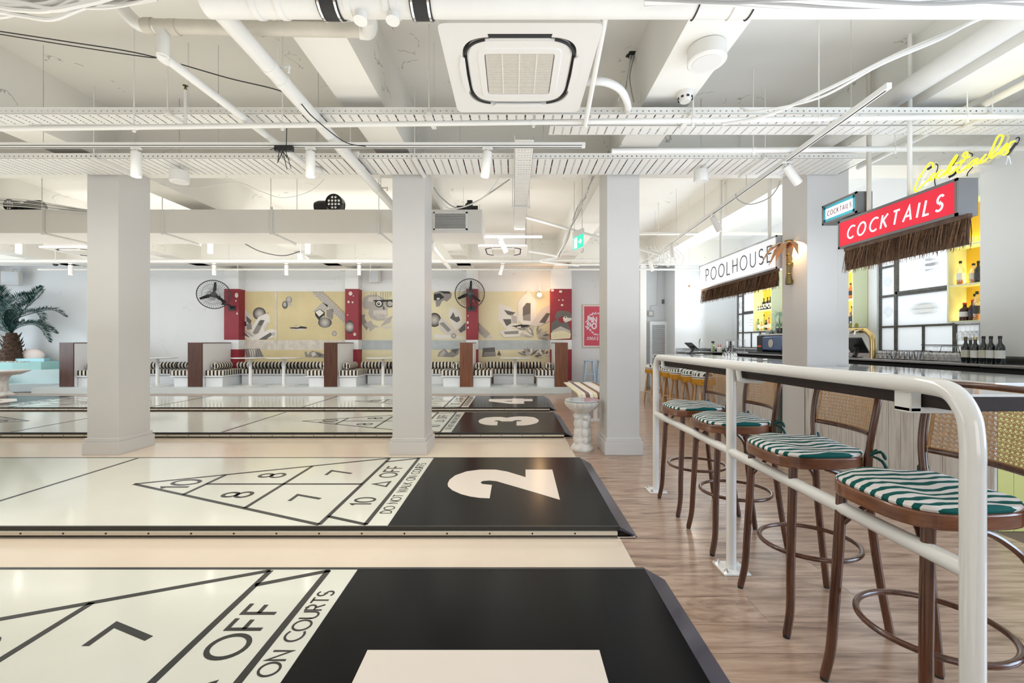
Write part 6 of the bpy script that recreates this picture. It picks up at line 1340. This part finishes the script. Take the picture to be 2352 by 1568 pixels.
thatch('brown thatch fringe hanging below the pool house sign', 3.36, 5.46, 7.66, 2.207, 1.975, 0)

# ---- palm sconce on the pillar
t = thing('palm_sconce', 'brass palm-tree wall sconce glowing warm on the bar pillar', 'wall lamp', (3.38, 5.21, 1.99)); SM = pm('copper_leaf', (.62, .36, .20), .3, metal=.8)
obj('stem', MB().tube([(-.045, 0, .10), (-.045, 0, .20), (-.045, 0, .46)], .026, 14), BRONZE, t); B = MB()
for z in (.13, .245, .36): B.lathe([(.028, -.006), (.034, 0), (.028, .006)], (-.045, 0, z), 16)
obj('node_rings', B, BRONZE, t, kind='stuff'); obj('root_base', MB().lathe([(.03, 0), (.042, .01), (.036, .08), (.028, .12)], (-.045, 0, 0), 8), BRONZE, t, bv=.003)
for z in (.04, .25): obj('wall_plate', MB().box(-.04, 0, -.015, .015, z-.02, z+.02), BRONZE, t)
for i in range(9):
    a = PI+(-1.45+2.9*i/8); q = Vector((math.cos(a), math.sin(a), 0)); sd = Vector((-q.y, q.x, 0)); L = .24+.06*math.cos((i-4)*.5); B = MB(); b0 = Vector((-.045, 0, .44))
    P = [b0, b0+q*L*.35+Vector((0, 0, .06-.01*(i % 2))), b0+q*L*.7+Vector((0, 0, .02-.05*(i % 2))), b0+q*L+Vector((0, 0, -.12-.05*(i % 2)))]; Wd = [.012, .045, .035, .002]
    P = [Vector((min(p.x, -.012), p.y, p.z)) for p in P]
    for j in range(3): B.quad(P[j]-sd*Wd[j], P[j]+Vector((0, 0, .012)), P[j+1]+Vector((0, 0, .012)), P[j+1]-sd*Wd[j+1]).quad(P[j]+Vector((0, 0, .012)), P[j]+sd*Wd[j], P[j+1]+sd*Wd[j+1], P[j+1]+Vector((0, 0, .012)))
    obj('palm_leaf', B, SM, t)
obj('lamp_cap', MB().lathe([(.02, 0), (.05, .02), (.045, .035), (.001, .04)], (-.05, 0, .50), 14), BRONZE, t); obj('bulb', MB().ball((-.045, 0, .475), .020, 12), pm('bulb_glow', (1, .8, .5), .3, emit=25, ecol=(1, .72, .38)), t)
l = bpy.data.lights.new('sconce_light', 'POINT'); l.energy = 9; l.color = (1, .68, .36); l.shadow_soft_size = .02; o = bpy.data.objects.new('sconce_light', l); COL.objects.link(o); o.location = (3.30, 5.13, 2.45)
# ------------------------------------------------------------------ white tube rail and dark ledge
t = thing('tube_railing', 'white tubular rail with three posts between the courts and the stools', 'railing', (1.25, 2.5, 0)); RX = 1.25; r = .0270; ZR = 1.168; Y0_, Y1_ = 1.172, 3.765
obj('top_rail', MB().tube(cr([(RX, Y0_, .95), (RX, Y0_, 1.02), (RX, Y0_+.012, 1.10), (RX, Y0_+.055, ZR-.012), (RX, Y0_+.13, ZR), (RX, Y0_+.2, ZR)], 6)+[(RX, Y1_-.2, ZR)]+cr([(RX, Y1_-.13, ZR), (RX, Y1_-.055, ZR-.01), (RX, Y1_-.01, 1.10), (RX, Y1_, 1.02), (RX, Y1_, .95)], 6), r, 24), GLOSSW, t, w=True)
for y, zt in ((Y0_, .96), (2.468, ZR-.02), (Y1_, .96)):
    obj('post', MB().tube([(RX, y, .006), (RX, y, zt)], r, 24), GLOSSW, t, w=True)
    bp = obj('base_plate', MB().box(RX-.075, RX+.075, y-.075, y+.075, 0, .010), GLOSSW, t, w=True, bv=.002, org=(RX, y, 0))
    for a in (-1, 1):
        for b_ in (-1, 1): obj('bolt', MB().lathe([(.013, .010), (.013, .018), (.007, .020), (.007, .028), (.001, .028)], (a*.052, b_*.052, 0), 6), CHROME, bp)
obj('mid_rail', MB().tube([(RX, Y0_, .672), (RX, Y1_, .672)], .0255, 20), GLOSSW, t, w=True)
for y in (1.385, 2.40, 3.62):
    B = MB(); B.tube(cr([(RX+.005, y, ZR-.02), (RX+.012, y, 1.10), (RX+.03, y, 1.085), (RX+.14, y, 1.083)], 5), .014, 12) if y > 2 else B.box(RX+.0, RX+.036, y-.03, y+.03, 1.078, 1.15).box(RX+.0, RX+.2, y-.03, y+.03, 1.075, 1.095)
    obj('ledge_bracket', B, GLOSSW, t, w=True, bv=.004 if y < 2 else 0)
t = thing('drinks_ledge', 'narrow drinks ledge with dark wooden edge behind the white rail', 'ledge', (1.39, 2.5, 1.10))
obj('dark_edge', MB().box(1.290, 1.50, 1.25, 3.80, 1.098, 1.140), wood('dark_ledge', (.016, .009, .007), (.035, .02, .015), .75, (8, 1, 20), 10), t, w=True, bv=.002)
obj('white_top', MB().box(1.292, 1.498, 1.252, 3.798, 1.1405, 1.148), MARB, t, w=True, smooth=False)
# ------------------------------------------------------------------ bentwood cane stools
BENT = wood('bentwood', (.045, .015, .007), (.14, .05, .022), .25, (9, 9, 1.2), 20, coat=.4, ns=3)
SEATW = wood('bentwood_seat', (.10, .032, .013), (.25, .09, .036), .25, (3, 3, 14), 20, coat=.4, ns=2)
CANE = pm('cane', (.62, .36, .16), .5, var=.2, vs=60); CUSH = stripes('cushion_stripes', (.005, .10, .09), (.80, .76, .73), .040, 'Y', .45, wob=.08); TIE = pm('cushion_tie', (.006, .07, .06), .8)
def cane_stool():
    """local: seat centre at origin, sitter faces -X"""
    t = thing('cane_stool', 'x', 'bar stool', (0, 0, 0), group='bentwood cane-back stools at the ledge')
    # seat outline: rounded, wider in front (-X)
    out = []
    for i in range(40):
        a = 2*PI*i/40; c, s_ = math.cos(a), math.sin(a); x = .215*math.copysign(abs(c)**.62, c); y = .21*math.copysign(abs(s_)**.62, s_)*(1-.10*(x+.2)/.4); out.append((x-.035, y))
    B = MB(); B.prism(out, .738, .788); obj('seat_rim', B, SEATW, t, bv=.006)
    B = MB(); n = len(out); rings = [(.97, .789), (.985, .797), (.96, .808), (.80, .814), (.55, .813), (.25, .812)]
    for k, z in rings:
        for x, y in out:
            X = (x+.035)*k-.035; Yv = y*k; zz = z+(.006*math.sin(26*X+5*Yv)*math.sin(17*Yv+2) if k < .97 else 0)+(.008 if k < .9 else 0)*math.sin(9*Yv); B.v.append(Vector((X, Yv, zz)))
    for j in range(len(rings)-1):
        for i in range(n): a = j*n; B.f.append((a+i, a+(i+1) % n, a+n+(i+1) % n, a+n+i)); B.m.append(0)
    B.f.append(tuple(range((len(rings)-1)*n, len(rings)*n))); B.m.append(0); cu = obj('seat_cushion', B, CUSH, t)
    for s_ in (-1, 1):
        B = MB()
        for q in ((.03, .02), (.035, -.03), (-.02, .03)): B.tube(cr([(.155, s_*.17, .795), (.165+q[0]*.5, s_*(.185+abs(q[1])*.5), .80+q[1]*.8), (.16+q[0], s_*(.195+q[0]*.5), .765+q[1])], 3), [.004, .005, .006, .007, .007, .008, .004], 5)
        obj('tie', B, TIE, cu)
        ft = [(-.185, s_*.165, .742), (-.195, s_*.17, .5), (-.205, s_*.178, .28), (-.212, s_*.186, .12), (-.232, s_*.192, .012)]
        P = cr(ft, 5); lg = obj('leg', MB().tube(P, [.0185-.003*abs(i/len(P)-.2) for i in range(len(P))], 12), BENT, t); obj('foot_pad', MB().lathe([(.014, 0), (.014, .012)], (-.232, s_*.192, 0), 10), RUBBER, lg)
        bk = [(.225, s_*.192, .012), (.185, s_*.178, .28), (.155, s_*.17, .55), (.145, s_*.17, .76), (.150, s_*.186, .90), (.168, s_*.192, 1.02), (.185, s_*.182, 1.10), (.19, s_*.158, 1.137)]
        P = cr(bk, 5); lg = obj('leg', MB().tube(P, [.0165 if p.z < .8 else .0135 for p in P], 12), BENT, t); obj('foot_pad', MB().lathe([(.014, 0), (.014, .012)], (.225, s_*.192, 0), 10), RUBBER, lg)
        obj('brace', MB().tube(cr([(.165, s_*.172, .50), (.13, s_*.168, .62), (.04, s_*.165, .70), (-.04, s_*.165, .734)], 5), .010, 8), BENT, t)
        obj('brace', MB().tube(cr([(-.19, s_*.168, .60), (-.15, s_*.10, .70), (-.12, s_*.03, .732)], 5), .009, 8), BENT, t)
    ring = [(.212*math.cos(a)-.004, .192*math.sin(a), .335) for a in [2*PI*i/40 for i in range(40)]]; obj('footrest_hoop', MB().tube(ring, .0105, 10, closed=True), BENT, t)
    cv = lambda y: .036*(1-(y/.18)**2)
    def bx(y, z): return .150+(.04*(z-.88)/.25)+cv(y)
    for z in (.888, 1.143):
        P = [(bx(y, z), y, z) for y in [-.165+.33*i/12 for i in range(13)]]; obj('back_rail', MB().tube(P, .0115, 10), BENT, t)
    # woven cane, built strand by strand
    B = MB(); y0, y1, z0, z1 = -.172, .172, .893, 1.138; pt = .0168
    def strand(a, b, off, wd=.0011):
        n = max(2, int((Vector(a)-Vector(b)).length/.045)+1); P = []
        for i in range(n+1):
            y = a[0]+(b[0]-a[0])*i/n; z = a[1]+(b[1]-a[1])*i/n; P.append(Vector((bx(y, z)+off, y, z)))
        d = Vector((0, b[0]-a[0], b[1]-a[1])).normalized(); nn = Vector((0, -d.z, d.y))*wd
        for i in range(n): B.quad(P[i]-nn, P[i+1]-nn, P[i+1]+nn, P[i]+nn)
    y = y0
    while y < y1: strand((y, z0), (y, z1), -.0008); strand((y+.0038, z0), (y+.0038, z1), -.0008); y += pt
    z = z0
    while z < z1: strand((y0, z), (y1, z), .0008); strand((y0, z+.0038), (y1, z+.0038), .0008); z += pt
    H = z1-z0; d = y0-H
    while d < y1:
        for sg in (1, -1):
            ya, za, yb, zb = d, z0, d+H, z1
            if ya < y0: za += y0-ya; ya = y0
            if yb > y1: zb -= yb-y1; yb = y1
            if zb > za+.004: strand((ya*sg, za), (yb*sg, zb), .0016*sg, .0012)
        d += pt
    obj('cane_panel', B, CANE, t, kind='stuff')
    B = MB()
    for yy in (y0+.004, y1-.004): strand((yy, z0), (yy, z1), -.003, .006)
    for zz in (z0+.004, z1-.004): strand((y0, zz), (y1, zz), -.003, .006)
    obj('cane_edging', B, CANE, t, kind='stuff'); return t
cs_ = cane_stool(); CSY = [(3.40, 1.455, 'cane-back stool farthest along the ledge, by the white end post'), (2.81, 1.452, 'second cane-back stool, cushion tie bow hanging off its corner, behind the middle post'), (2.09, 1.437, 'third cane-back stool, with its whole footrest hoop in view'), (1.475, 1.437, 'closest cane-back stool, cut by the near white post')]
for i, (y, x, lb) in enumerate(CSY):
    lb = lb.replace('farthest', 'last'); rz = (0.02, -.03, 0, .03)[i]
    if i == 0: cs_.location = (x, y, 0); cs_.rotation_euler = (0, 0, rz); cs_['label'] = lb
    else: dup(cs_, (x, y, 0), rz, lb)
# tasselled bar stools
PINE = wood('log_wood', (.38, .20, .09), (.68, .44, .25), .55, (8, 8, 1.5), 20, ns=2); PADS = stripes('pad_stripes', (.02, .06, .06), (.78, .75, .70), .05, 'Y', .42, wob=.04); TAS = pm('tassel_mustard', (.58, .27, .02), .9, var=.35, vs=40); PADB = pm('pad_band', (.78, .75, .71), .8); 
def tassel_stool():
    t = thing('tassel_stool', 'x', 'bar stool', (0, 0, 0), group='log stools with striped pads and mustard tassels'); R = .165
    obj('seat_pad', MB().lathe([(R, .745), (R+.004, .78), (R*.96, .81), (R*.7, .822), (.001, .826)], n=28), PADS, t)
    obj('pad_band', MB().lathe([(R+.003, .715), (R+.007, .72), (R+.007, .757), (R+.003, .76)], n=28), PADB, t); obj('band_stripe', MB().lathe([(R+.008, .732), (R+.009, .744)], n=28), pm('band_dark', (.02, .05, .05), .8), t)
    B = MB()
    for i in range(150):
        a = 2*PI*i/150+random.uniform(-.01, .01); q = Vector((math.cos(a), math.sin(a), 0)); s_ = Vector((-q.y, q.x, 0))*.0045; l = random.uniform(.085, .105); p = q*(R+.006)+Vector((0, 0, .718)); p2 = q*(R+.008+random.uniform(0, .008))+Vector((0, 0, .718-l)); B.quad(p-s_, p+s_, p2+s_*.8, p2-s_*.8)
    obj('tassel_fringe', B, TAS, t, kind='stuff'); obj('seat_block', MB().lathe([(R*.95, .68), (R*.98, .715)], n=24), PINE, t)
    c = []
    for k in range(4):
        a = PI/4+k*PI/2; lg = MB().tube(cr([(.20*math.cos(a), .20*math.sin(a), 0), (.16*math.cos(a)+.006, .16*math.sin(a), .3), (.11*math.cos(a), .11*math.sin(a), .69)], 4), .021, 10); obj('leg', lg, PINE, t)
    for k in range(4):
        a = PI/4+k*PI/2; b_ = a+PI/2; z = .22+.05*(k % 2); rr = .175; obj('rung', MB().tube([(rr*math.cos(a), rr*math.sin(a), z), (rr*math.cos(b_), rr*math.sin(b_), z)], .011, 8), PINE, t)
    return t
ts = tassel_stool(); nm = ['closest of the tasselled log stools, beside the cane backrest', 'second tasselled log stool from the cane stools', 'third tasselled log stool along the bar', 'fourth tasselled log stool along the bar', 'fifth tasselled log stool, behind the white end post', 'last tasselled log stool by the recess with the louvred leaf']
for i, y in enumerate((6.85, 7.35, 7.85, 8.33, 8.82, 9.35)):
    q = (3.03+.02*(i % 2), y, 0)
    if i == 0: ts.location = q; ts['label'] = nm[0]
    else: dup(ts, q, i*.37, nm[i])
